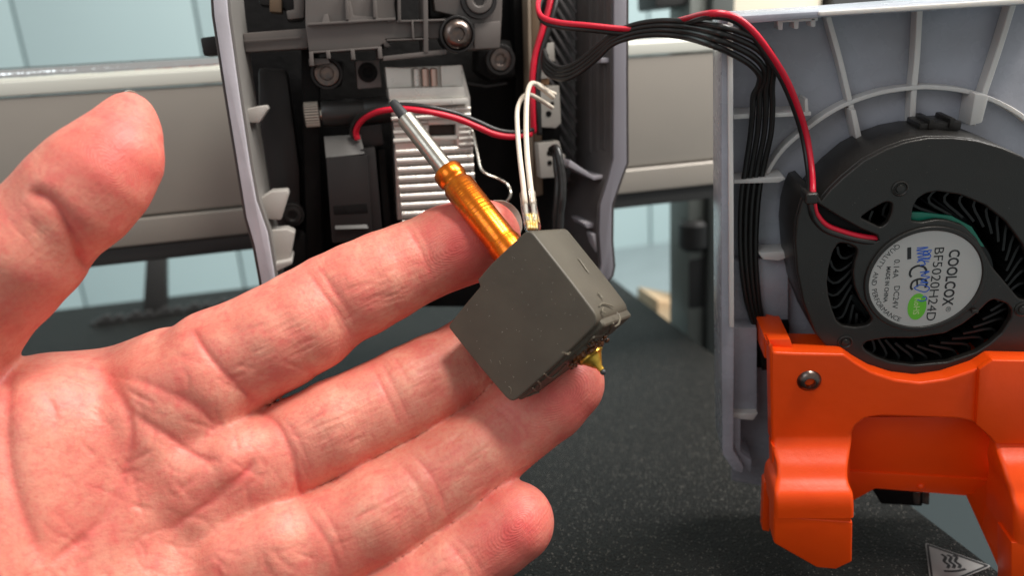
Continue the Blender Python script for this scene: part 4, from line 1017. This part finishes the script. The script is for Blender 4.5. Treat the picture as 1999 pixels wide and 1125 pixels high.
pal = np.full((nx, ny, nz_), BIG, np.float32)
def pc(a, b, k=.9):
    (p, r), (q, s) = J(*a), J(*b); cone_into(pal, p, r, q, s, k)
pc((330, 815, 13.9, 125), (-20, 1300, 13.0, 180), .6)
pc((395, 950, 13.95, 120), (20, 1330, 12.9, 175), .6)
pc((470, 1110, 13.9, 120), (70, 1360, 12.7, 170), .6)
pc((545, 1270, 13.2, 115), (110, 1370, 12.6, 170), .6)
pc((-20, 1300, 12.8, 190), (-700, 1560, 10.8, 230), .8)
pc((80, 1350, 12.7, 180), (-640, 1620, 10.7, 230), .8)
# thenar mass, hypothenar mass, pads below the fingers, first web
pc((95, 845, 13.25, 150), (-40, 1170, 12.7, 215), .35)
pc((175, 850, 13.9, 142), (60, 960, 13.7, 150), .5)
pc((330, 1240, 13.1, 150), (120, 1340, 12.6, 180), .6)
pc((395, 748, 13.5, 84), (330, 770, 13.6, 96), .3)
pc((462, 905, 13.35, 78), (400, 930, 13.4, 84), .3)
pc((545, 1060, 13.2, 78), (480, 1090, 13.2, 90), .3)
pc((610, 1200, 13.1, 74), (540, 1230, 13.1, 90), .3)
pc((200, 760, 14.0, 66), (330, 720, 13.9, 76), .35)
vol = None
for n_, L in FING.items():
    f_ = chain(L, .1 if n_ != 'thumb' else .15)
    k = .28 if n_ != 'thumb' else .16
    h = np.clip(.5 + .5 * (pal - f_) / k, 0, 1); u = pal * (1 - h) + f_ * h - k * h * (1 - h)
    if vol is None: vol = u
    else:
        k2 = .08; h = np.clip(.5 + .5 * (vol - u) / k2, 0, 1); vol = vol * (1 - h) + u * h - k2 * h * (1 - h)
    del f_, h, u
for a in range(3):
    sl_ = [slice(None)] * 3
    for e in (0, -1):
        sl_[a] = e; vol[tuple(sl_)] = np.maximum(vol[tuple(sl_)], .02)
def surface_nets(vol, lo, h):
    s = vol < 0
    c = np.zeros(tuple(n - 1 for n in vol.shape), np.int8)
    A, B = slice(None, -1), slice(1, None)
    corners = [(i, j, k) for i in (0, 1) for j in (0, 1) for k in (0, 1)]
    for i, j, k in corners: c += s[(A, B)[i], (A, B)[j], (A, B)[k]]
    idx = np.argwhere((c > 0) & (c < 8)); n = len(idx)
    ids = np.full(c.shape, -1, np.int32); ids[tuple(idx.T)] = np.arange(n)
    acc = np.zeros((n, 3)); cnt = np.zeros(n)
    for p in corners:
        for a in range(3):
            if p[a]: continue
            q = list(p); q[a] = 1
            i0, i1 = idx + np.array(p), idx + np.array(q)
            v0, v1 = vol[tuple(i0.T)], vol[tuple(i1.T)]
            m_ = (v0 < 0) != (v1 < 0)
            t = v0[m_] / (v0[m_] - v1[m_]); e = np.repeat(np.array([p], float), m_.sum(), 0); e[:, a] += t
            acc[m_] += e; cnt[m_] += 1
    V = lo + h * (idx + acc / cnt[:, None])
    Q = []
    for a in range(3):
        b, c_ = (a + 1) % 3, (a + 2) % 3
        s0 = [slice(None)] * 3; s1 = [slice(None)] * 3; s0[a] = A; s1[a] = B
        for z in (b, c_): s0[z] = slice(1, -1); s1[z] = slice(1, -1)
        x0, x1 = s[tuple(s0)], s[tuple(s1)]
        e = np.argwhere(x0 != x1); fl = x0[tuple(e.T)]
        off = np.zeros(3, int); off[b] = 1; off[c_] = 1; e = e + off
        def cell(db, dc):
            g = e.copy(); g[:, b] -= db; g[:, c_] -= dc; return ids[tuple(g.T)]
        q = np.stack([cell(1, 1), cell(0, 1), cell(0, 0), cell(1, 0)], 1)
        q[~fl] = q[~fl][:, ::-1]; Q.append(q)
    return V, np.concatenate(Q)
V, Q = surface_nets(vol, lo, GH)
del vol, pal
me = bpy.data.meshes.new('hand')
def fill(me, V, Q):
    me.vertices.add(len(V)); me.vertices.foreach_set('co', V.astype(np.float32).ravel())
    me.loops.add(Q.size); me.loops.foreach_set('vertex_index', Q.astype(np.int32).ravel())
    me.polygons.add(len(Q)); me.polygons.foreach_set('loop_start', np.arange(0, Q.size, 4, dtype=np.int32))
    me.update(calc_edges=True)
fill(me, V, Q)
tmp = bpy.data.objects.new('tmp', me); COL.objects.link(tmp)
md = tmp.modifiers.new('s', 'SMOOTH'); md.iterations = 4; md.factor = .5
md = tmp.modifiers.new('u', 'SUBSURF'); md.levels = 1; md.render_levels = 1
dg = bpy.context.evaluated_depsgraph_get(); dg.update()
me2 = bpy.data.meshes.new_from_object(tmp.evaluated_get(dg), depsgraph=dg)
bpy.data.objects.remove(tmp); me = me2
N_ = len(me.vertices)
co = np.empty(N_ * 3, np.float32); me.vertices.foreach_get('co', co); co = co.reshape(-1, 3).astype(float)
no = np.empty(N_ * 3, np.float32); me.vertices.foreach_get('normal', no); no = no.reshape(-1, 3).astype(float)
# photo position of each vertex, used while modelling to set the creases where the hand has them
X = CX + FL * co[:, 0] / -co[:, 2]; Y = CY - FL * co[:, 1] / -co[:, 2]
view = -co / np.linalg.norm(co, axis=1)[:, None]
front = np.clip(((no * view).sum(1) + .12) * 5, 0, 1)
# which finger: distance to each chain, lengthwise and sideways coordinates
best = np.full(N_, 9e9); S_ = np.zeros(N_); T_s = np.zeros(N_); ID = np.zeros(N_, int); FW = np.zeros(N_); PH = np.full(N_, 99.)
for fi, (n_, L) in enumerate(FING.items()):
    J_ = [J(*q) for q in L]; acc = 0
    num = np.zeros(N_); den = np.full(N_, 1e-30); b0 = np.full(N_, 9e9); s_ = np.zeros(N_); t_ = np.zeros(N_)
    for i in range(len(J_) - 1):
        (a, ra), (b, rb) = J_[i], J_[i + 1]; ab = b - a; l = np.linalg.norm(ab)
        t = np.clip((co - a) @ ab / l ** 2, 0 if i else -1, 1 if i < len(J_) - 2 else 2)
        d = np.linalg.norm(co - a - t[:, None] * ab, axis=1) - (ra + (rb - ra) * np.clip(t, 0, 1))
        w_ = np.exp(-np.clip(d, -1, 3) / .12) + 1e-20; num += w_ * (acc + t * l); den += w_
        sd = nrm(np.cross(ab, [0, 0, 1])); m_ = d < b0
        s_[m_] = (acc + t * l)[m_]; t_[m_] = ((co - a - t[:, None] * ab) @ sd)[m_]; b0[m_] = d[m_]; acc += l
    m_ = b0 < best; best[m_] = b0[m_]; s_ = num / den; S_[m_] = s_[m_]; T_s[m_] = t_[m_]; ID[m_] = fi
    start = {'index': 2.0, 'middle': 1.6, 'ring': 1.9, 'pinky': 1.6, 'thumb': 3.6}[n_]
    FW[m_] = np.clip((s_[m_] - start) / .8, 0, 1)
    tip = acc; PH[m_] = (tip - s_)[m_]
disp = np.zeros(N_); red = np.zeros(N_); pale = np.zeros(N_)
def seg_d(L, sm=6):
    pts = crv([np.array(p, float) for p in L], sm) if len(L) > 2 else [np.array(p, float) for p in L]
    pts = np.array(pts); lo_, hi_ = pts.min(0) - 60, pts.max(0) + 60
    m_ = np.where((X > lo_[0]) & (X < hi_[0]) & (Y > lo_[1]) & (Y < hi_[1]) & (front > 0))[0]
    best_ = np.full(len(m_), 9e9); tt = np.zeros(len(m_)); q = np.stack([X[m_], Y[m_]], 1); n = len(pts) - 1
    for i in range(n):
        a, b = pts[i], pts[i + 1]; ab = b - a; t = np.clip((q - a) @ ab / max(ab @ ab, 1e-9), 0, 1)
        d = np.linalg.norm(q - a - t[:, None] * ab, axis=1); k = d < best_; best_[k] = d[k]; tt[k] = (i + t[k]) / n
    return m_, best_, tt
def crease(L, w, dep, r=.5, fade=.22, wide=None):
    """pressed-in skin line along L (w in photo pixels, dep in cm); a broad soft valley goes with it"""
    m_, d, t = seg_d(L)
    e = np.clip(np.minimum(t, 1 - t) / max(fade, 1e-3), 0, 1) * front[m_]
    g = np.exp(-(d / (w * 1.25)) ** 2) * e; g2 = np.exp(-(d / (wide or w * 4)) ** 2) * e
    disp[m_] -= dep * (g * .27 + g2 * .42); red[m_] += .8 * r * (g * .7 + g2 * .25)
def bulge(x, y, rx, ry, ang, h, r=0., p=0.):
    c_, s_ = math.cos(ang), math.sin(ang); u = ((X - x) * c_ + (Y - y) * s_) / rx; v = (-(X - x) * s_ + (Y - y) * c_) / ry
    g = np.exp(-(u * u + v * v)) * front
    disp[:] += h * g; red[:] += r * g; pale[:] += p * g
fa = math.radians(-23)
# index finger
crease([(372, 640), (392, 672), (430, 722), (470, 760), (508, 792)], 5, .09, .8, .1, 20)
crease([(588, 512), (612, 545), (634, 578), (662, 612), (690, 668)], 3.5, .045, .7)
crease([(606, 505), (632, 536), (656, 572), (678, 606), (700, 650)], 3, .03, .5)
crease([(628, 532), (650, 566), (668, 590)], 2.5, .02, .5)
crease([(640, 590), (655, 622), (672, 655)], 2.5, .02, .4)
crease([(790, 434), (812, 470), (830, 508), (848, 552)], 3, .04, .6)
crease([(806, 430), (826, 462), (842, 500), (858, 540)], 2.6, .02, .5)
crease([(775, 470), (800, 462), (812, 476)], 2.2, .014, .3)
bulge(545, 650, 85, 62, fa, .05, 0, .35); bulge(740, 545, 62, 52, fa, .04, .1, .1); bulge(900, 475, 60, 55, fa, .03, .75)
# middle finger
crease([(505, 800), (540, 830), (566, 880), (580, 930), (590, 975)], 5, .08, .7, .1, 18)
crease([(548, 812), (578, 850), (600, 900), (614, 945)], 3.5, .03, .5)
crease([(722, 708), (738, 738), (752, 768), (768, 800), (786, 845)], 3.2, .045, .6)
crease([(742, 700), (756, 730), (772, 762), (788, 795), (806, 836)], 3, .035, .5)
crease([(765, 690), (785, 722), (800, 752)], 2.4, .02, .5)
crease([(850, 640), (868, 668), (884, 700)], 2.4, .016, .3)
crease([(893, 640), (912, 672), (930, 706), (945, 745)], 3, .03, .4)
bulge(655, 815, 78, 58, fa, .055, 0, .3); bulge(840, 735, 60, 50, fa, .04, .1, .1); bulge(1040, 640, 50, 50, fa, .02, .7)
# ring finger
crease([(590, 985), (612, 1020), (640, 1062), (655, 1100), (662, 1130)], 4.5, .05, .6)
crease([(616, 975), (640, 1010), (662, 1055), (676, 1100)], 3, .03, .4)
crease([(760, 892), (790, 915), (812, 945), (830, 985), (846, 1035)], 3, .035, .5)
crease([(790, 878), (818, 900), (842, 932), (862, 972), (878, 1020)], 3, .042, .6)
crease([(812, 895), (835, 915), (855, 945)], 2.4, .02, .4)
crease([(960, 790), (986, 812), (1006, 842), (1024, 880)], 3, .035, .5)
crease([(975, 782), (1000, 805), (1020, 832), (1036, 866)], 2.5, .022, .5)
bulge(735, 1000, 85, 62, fa, .055, 0, .35); bulge(915, 890, 60, 50, fa, .04, 0, .25); bulge(1100, 770, 58, 50, fa, .03, .55)
# little finger
crease([(868, 1056), (890, 1076), (912, 1108), (925, 1140)], 3, .035, .4)
crease([(882, 1048), (905, 1066), (930, 1098), (944, 1130)], 2.6, .022, .4)
bulge(1005, 1035, 52, 48, fa, .03, .85); bulge(1010, 1040, 26, 20, fa, .0, .4)
# thumb
crease([(50, 372), (95, 392), (130, 440), (152, 480), (176, 530)], 5.5, .15, 1.0, .1, 18)
crease([(86, 362), (112, 395), (140, 430), (175, 470), (200, 492)], 4, .015, .5, .2, 16)
crease([(148, 505), (176, 494), (205, 484)], 3.5, .015, .3)
bulge(210, 320, 60, 80, .6, .05, .45); bulge(225, 250, 40, 40, 0, 0, .3); bulge(20, 500, 90, 70, -.6, .05, 0, .2)
crease([(4, 656), (22, 646), (44, 640)], 6, .03, .4, .3)
# life line, head line, heart line and their branches
crease([(186, 706), (205, 742), (232, 782), (248, 820), (254, 862), (248, 905), (232, 950), (208, 998), (170, 1045), (120, 1085), (80, 1120)], 7, .12, .7, .12, 34)
crease([(200, 712), (222, 745), (246, 790), (256, 812)], 4, .03, .4)
crease([(246, 800), (280, 824), (322, 850), (368, 882), (402, 898), (436, 900)], 6, .10, .8, .2, 26)
crease([(212, 724), (262, 738), (320, 764), (380, 796), (426, 834), (468, 866)], 6, .05, .5, .25, 24)
crease([(498, 884), (488, 915), (462, 945), (424, 975), (385, 1000), (352, 1022), (322, 1050)], 6.5, .10, .8, .15, 26)
crease([(500, 890), (478, 925), (440, 950), (404, 978)], 3.5, .03, .5)
crease([(345, 1028), (300, 1040), (262, 1060), (240, 1100)], 4, .04, .3, .2, 20)
crease([(335, 772), (362, 780), (392, 796), (432, 816)], 9, .06, .7, .3, 24)
crease([(345, 962), (372, 980), (352, 950), (330, 925)], 5, .025, .4, .3)
crease([(256, 905), (262, 945), (272, 985), (292, 1010)], 4, .03, .3, .3)
crease([(222, 895), (236, 930), (250, 960)], 4, .03, .2, .3)
crease([(330, 690), (372, 702), (410, 722)], 4, .025, .3, .3)
crease([(405, 990), (450, 975), (505, 935), (552, 920)], 3.5, .02, .3, .3, 12)
crease([(520, 1080), (560, 1075), (600, 1060)], 3, .02, .3, .3); crease([(516, 1060), (552, 1100), (590, 1120)], 3, .02, .3, .3)
crease([(382, 660), (402, 690), (432, 722)], 3, .02, .3)
crease([(170, 1045), (150, 1085), (140, 1130)], 5, .04, .2, .2, 20)
# long soft folds of the ball of the thumb
crease([(22, 690), (12, 760), (10, 850), (24, 940), (46, 1010), (66, 1060), (76, 1110)], 10, .13, .7, .15, 30)
crease([(62, 705), (90, 760), (112, 830), (138, 870)], 8, .035, .25, .3, 26)
crease([(110, 700), (138, 740), (156, 790)], 6, .025, .2, .3, 20)
crease([(150, 742), (160, 770), (158, 790)], 4, -.015, 0, .3, 10)
bulge(60, 900, 50, 110, .1, .05, 0, .3); bulge(150, 930, 60, 90, .2, .03, .1)
bulge(420, 800, 60, 40, .5, .05, 0, .15); bulge(330, 905, 55, 45, .3, .06, 0, .2); bulge(345, 720, 70, 40, -.3, .03); bulge(560, 1000, 50, 70, .2, .04)
bulge(500, 1060, 60, 60, 0, .05, 0, .1); bulge(400, 1080, 90, 60, -.4, .03); bulge(285, 870, 30, 50, 0, .03, 0, .2)
# knife-fine random wrinkles over the palm
rw = random.Random(5)
for k in range(95):
    x, y = rw.uniform(60, 600), rw.uniform(700, 1120)
    if X.min() > x: continue
    an = rw.choice([.55, .55, -.7, 1.2]) + rw.uniform(-.35, .35); l = rw.uniform(18, 60); cv = rw.uniform(-.3, .3)
    pts = [(x, y), (x + l * math.cos(an), y + l * math.sin(an)), (x + 2 * l * math.cos(an + cv), y + 2 * l * math.sin(an + cv))]
    crease(pts, rw.uniform(1.8, 3.2), rw.uniform(.008, .022), .2, .3, 6)
# lengthwise fine wrinkles on the finger segments
for (cx_, cy_, rx, ry, an0, n) in ((560, 640, 80, 70, -.45, 26), (740, 548, 60, 60, -.38, 20), (640, 830, 75, 58, -.5, 24), (835, 745, 55, 50, -.5, 16), (740, 995, 80, 62, -.55, 26), (905, 895, 60, 50, -.6, 22), (60, 450, 50, 50, .9, 4), (860, 1100, 50, 40, -.6, 10)):
    for k in range(n):
        x, y = cx_ + rw.gauss(0, rx * .5), cy_ + rw.gauss(0, ry * .55); an = an0 + rw.uniform(-.14, .14) + (y - cy_) / 420; l = rw.uniform(12, 38)
        crease([(x - l * math.cos(an), y - l * math.sin(an)), (x, y + rw.uniform(-2, 2)), (x + l * math.cos(an), y + l * math.sin(an))], rw.uniform(1.4, 2.4), rw.uniform(.008, .02), .2, .3, 5)
co += no * np.clip(disp, -.22, .2)[:, None]
me.vertices.foreach_set('co', co.astype(np.float32).ravel())
# colour of the skin itself: rosier pads and folds, yellower segments, and finger coordinates for the fine relief
tipred = np.exp(-(np.clip(PH - .55, 0, 9) / .75) ** 2) * .4
red = np.clip(red + tipred, 0, 1.3)
def attr(name, vals, typ='FLOAT'):
    a = me.attributes.new(name, typ, 'POINT'); a.data.foreach_set('value' if typ == 'FLOAT' else 'vector', np.asarray(vals, np.float32).ravel())
attr('rosy', red); attr('pale', np.clip(pale, 0, 1)); attr('along_finger', np.stack([S_, T_s, ID * 7.0], 1), 'FLOAT_VECTOR'); attr('on_finger', FW)
# ridge distance from the middle of each finger pad
ph = np.zeros(N_); pw = np.zeros(N_)
for fi, (cx_, cy_, sx, sy, an) in enumerate(((895, 478, 1, 1.25, -.45), (1030, 640, 1, 1.2, -.45), (1095, 770, 1, 1.25, -.6), (1015, 1020, 1, 1.3, -.7), (215, 330, 1, 1.3, .9))):
    c_, s_ = math.cos(an), math.sin(an); u = ((X - cx_) * c_ + (Y - cy_) * s_) / 104 * sx; v = (-(X - cx_) * s_ + (Y - cy_) * c_) / 104 * sy
    r = np.sqrt((u * .72) ** 2 + v ** 2) + .12 * u; m_ = ID == fi; ph[m_] = r[m_]; pw[m_] = (np.clip(1.5 - np.hypot(u, v) / .75, 0, 1) * front)[m_]
attr('ridge', ph); attr('ridge_on', pw)

def skin_material():
    m = bpy.data.materials.new('skin'); m.use_nodes = True; nt = m.node_tree; N, L = nt.nodes, nt.links; b = N['Principled BSDF']
    def at(n): a = N.new('ShaderNodeAttribute'); a.attribute_name = n; return a
    tc = N.new('ShaderNodeTexCoord')
    def noise_(scale, det=4, vec=None, rough=.5):
        t = N.new('ShaderNodeTexNoise'); t.inputs['Scale'].default_value = scale; t.inputs['Detail'].default_value = det; t.inputs['Roughness'].default_value = rough
        L.new(vec or tc.outputs['Object'], t.inputs['Vector']); return t.outputs[0]
    def mth(op, a, b_=None, c=None):
        q = N.new('ShaderNodeMath'); q.operation = op
        for i, v in enumerate((a, b_, c)):
            if v is None: continue
            if isinstance(v, (int, float)): q.inputs[i].default_value = v
            else: L.new(v, q.inputs[i])
        return q.outputs[0]
    def mixc(f, a, c):
        x = N.new('ShaderNodeMix'); x.data_type = 'RGBA'; x.clamp_factor = True; L.new(f, x.inputs[0])
        if isinstance(a, tuple): x.inputs[6].default_value = (*a, 1)
        else: L.new(a, x.inputs[6])
        x.inputs[7].default_value = (*c, 1); return x.outputs[2]
    n1 = noise_(.9, 5); n2 = noise_(4.5, 5); n3 = noise_(1.9, 3)
    base = mixc(mth('MULTIPLY_ADD', n1, 3.2, -1.1), SKIN_A, SKIN_B)
    base = mixc(mth('MULTIPLY', at('pale').outputs['Fac'], .6), base, SKIN_PALE)
    base = mixc(mth('MULTIPLY_ADD', n3, 2.6, -1.25), base, SKIN_PALE)
    base = mixc(mth('MULTIPLY', at('rosy').outputs['Fac'], mth('MULTIPLY_ADD', n2, .8, .35)), base, SKIN_RED)
    n4 = noise_(11, 5, None, .65); base = mixc(mth('MULTIPLY_ADD', n4, 1.9, -.85), base, SKIN_RED); n5 = noise_(2.6, 3); base = mixc(mth('MULTIPLY_ADD', n5, 2.4, -1.25), base, SKIN_RED)
    L.new(base, b.inputs['Base Color'])
    b.inputs['Subsurface Weight'].default_value = .3; b.inputs['Subsurface Radius'].default_value = (1, .32, .18); b.inputs['Subsurface Scale'].default_value = .12
    b.inputs['Specular IOR Level'].default_value = .5
    r = N.new('ShaderNodeMapRange'); L.new(noise_(6, 5), r.inputs[0]); r.inputs[3].default_value = .4; r.inputs[4].default_value = .6; L.new(r.outputs[0], b.inputs['Roughness'])
    # fine relief
    mp = N.new('ShaderNodeMapping'); mp.inputs['Scale'].default_value = (1.6, 17, 1); L.new(at('along_finger').outputs['Vector'], mp.inputs['Vector'])
    long_ = mth('MULTIPLY', noise_(1, 5, mp.outputs[0], .6), at('on_finger').outputs['Fac'])
    mp2 = N.new('ShaderNodeMapping'); mp2.inputs['Scale'].default_value = (14, 3.5, 1); L.new(at('along_finger').outputs['Vector'], mp2.inputs['Vector'])
    cross_ = mth('MULTIPLY', noise_(1, 3, mp2.outputs[0], .5), at('on_finger').outputs['Fac'])
    rdg = mth('MULTIPLY', mth('SINE', mth('MULTIPLY', mth('ADD', at('ridge').outputs['Fac'], mth('MULTIPLY', noise_(2.0, 1), .12)), 132.)), at('ridge_on').outputs['Fac'])
    mp3 = N.new('ShaderNodeMapping'); mp3.inputs['Rotation'].default_value = (0, .2, .75); mp3.inputs['Scale'].default_value = (2.2, 9, 5); L.new(tc.outputs['Object'], mp3.inputs['Vector'])
    palm_ = mth('MULTIPLY', noise_(1.6, 6, mp3.outputs[0], .6), mth('SUBTRACT', 1.15, at('on_finger').outputs['Fac']))
    vo = N.new('ShaderNodeTexVoronoi'); vo.inputs['Scale'].default_value = 17; L.new(tc.outputs['Object'], vo.inputs['Vector'])
    prev = None
    for src, dist in ((long_, .012), (cross_, .006), (palm_, .010), (rdg, .0014), (vo.outputs['Distance'], .0025), (noise_(34, 4), .0025)):
        u = N.new('ShaderNodeBump'); u.inputs['Distance'].default_value = dist; u.inputs['Strength'].default_value = 1.0; L.new(src, u.inputs['Height'])
        if prev: L.new(prev, u.inputs['Normal'])
        prev = u.outputs[0]
    L.new(prev, b.inputs['Normal']); return m
SKIN_A, SKIN_B, SKIN_PALE, SKIN_RED = (.73, .275, .196), (.69, .2, .145), (.765, .38, .265), (.67, .105, .095)
# the mesh is stored about the wrist in world directions
org = W(P(150, 1000, 13))
wc = (R3 @ co.T).T + np.array([0, 0, CAMZ]) - org
me.vertices.foreach_set('co', wc.astype(np.float32).ravel()); me.update()
hand = link('hand', me, skin_material(), None, Matrix.Translation(Vector(org)), ang=0)
tag(hand, 'open left hand, palm up, fingers outstretched under the grey block of the hot end', 'hand')
# nails
def nail(c, fwd, up, w, l, name, reach):
    f = nrm(fwd); u = nrm(np.array(up) - np.dot(up, f) * f); s = np.cross(f, u); v, F_ = [], []
    nu, nv = 9, 8
    for i in range(nu):
        t = i / (nu - 1)
        for j in range(nv + 1):
            a = (j / nv - .5) * 2; end = math.sqrt(max(0, 1 - (a * .92) ** 2))
            p = c + f * (l * t * (.55 + .45 * end) if t > 0 else 0) + s * a * w + u * (math.cos(a * 1.25) - 1) * w * .75 - u * .12 * t * t * l * reach
            v.append(p)
    for i in range(nu - 1):
        for j in range(nv): F_.append((i * (nv + 1) + j, i * (nv + 1) + j + 1, (i + 1) * (nv + 1) + j + 1, (i + 1) * (nv + 1) + j))
    me_ = raw([R3 @ p + np.array([0, 0, CAMZ]) - org for p in v], F_)
    bm = bmesh.new(); bm.from_mesh(me_); bmesh.ops.solidify(bm, geom=bm.faces[:], thickness=.03); bm.to_mesh(me_); bm.free()
    return link(name, me_, M_['nail'], hand)
ti = P(946, 461, 14.45)
nail(P(925, 470, 15.0), P(1008, 414, 14.9) - P(925, 470, 14.9), (.2, .25, -1), .46, 1.1, 'fingernail', 0)
nail(P(240, 256, 12.82), P(256, 178, 12.66) - P(240, 256, 12.82), (-.75, .1, -.65), .22, .74, 'thumbnail', 0)
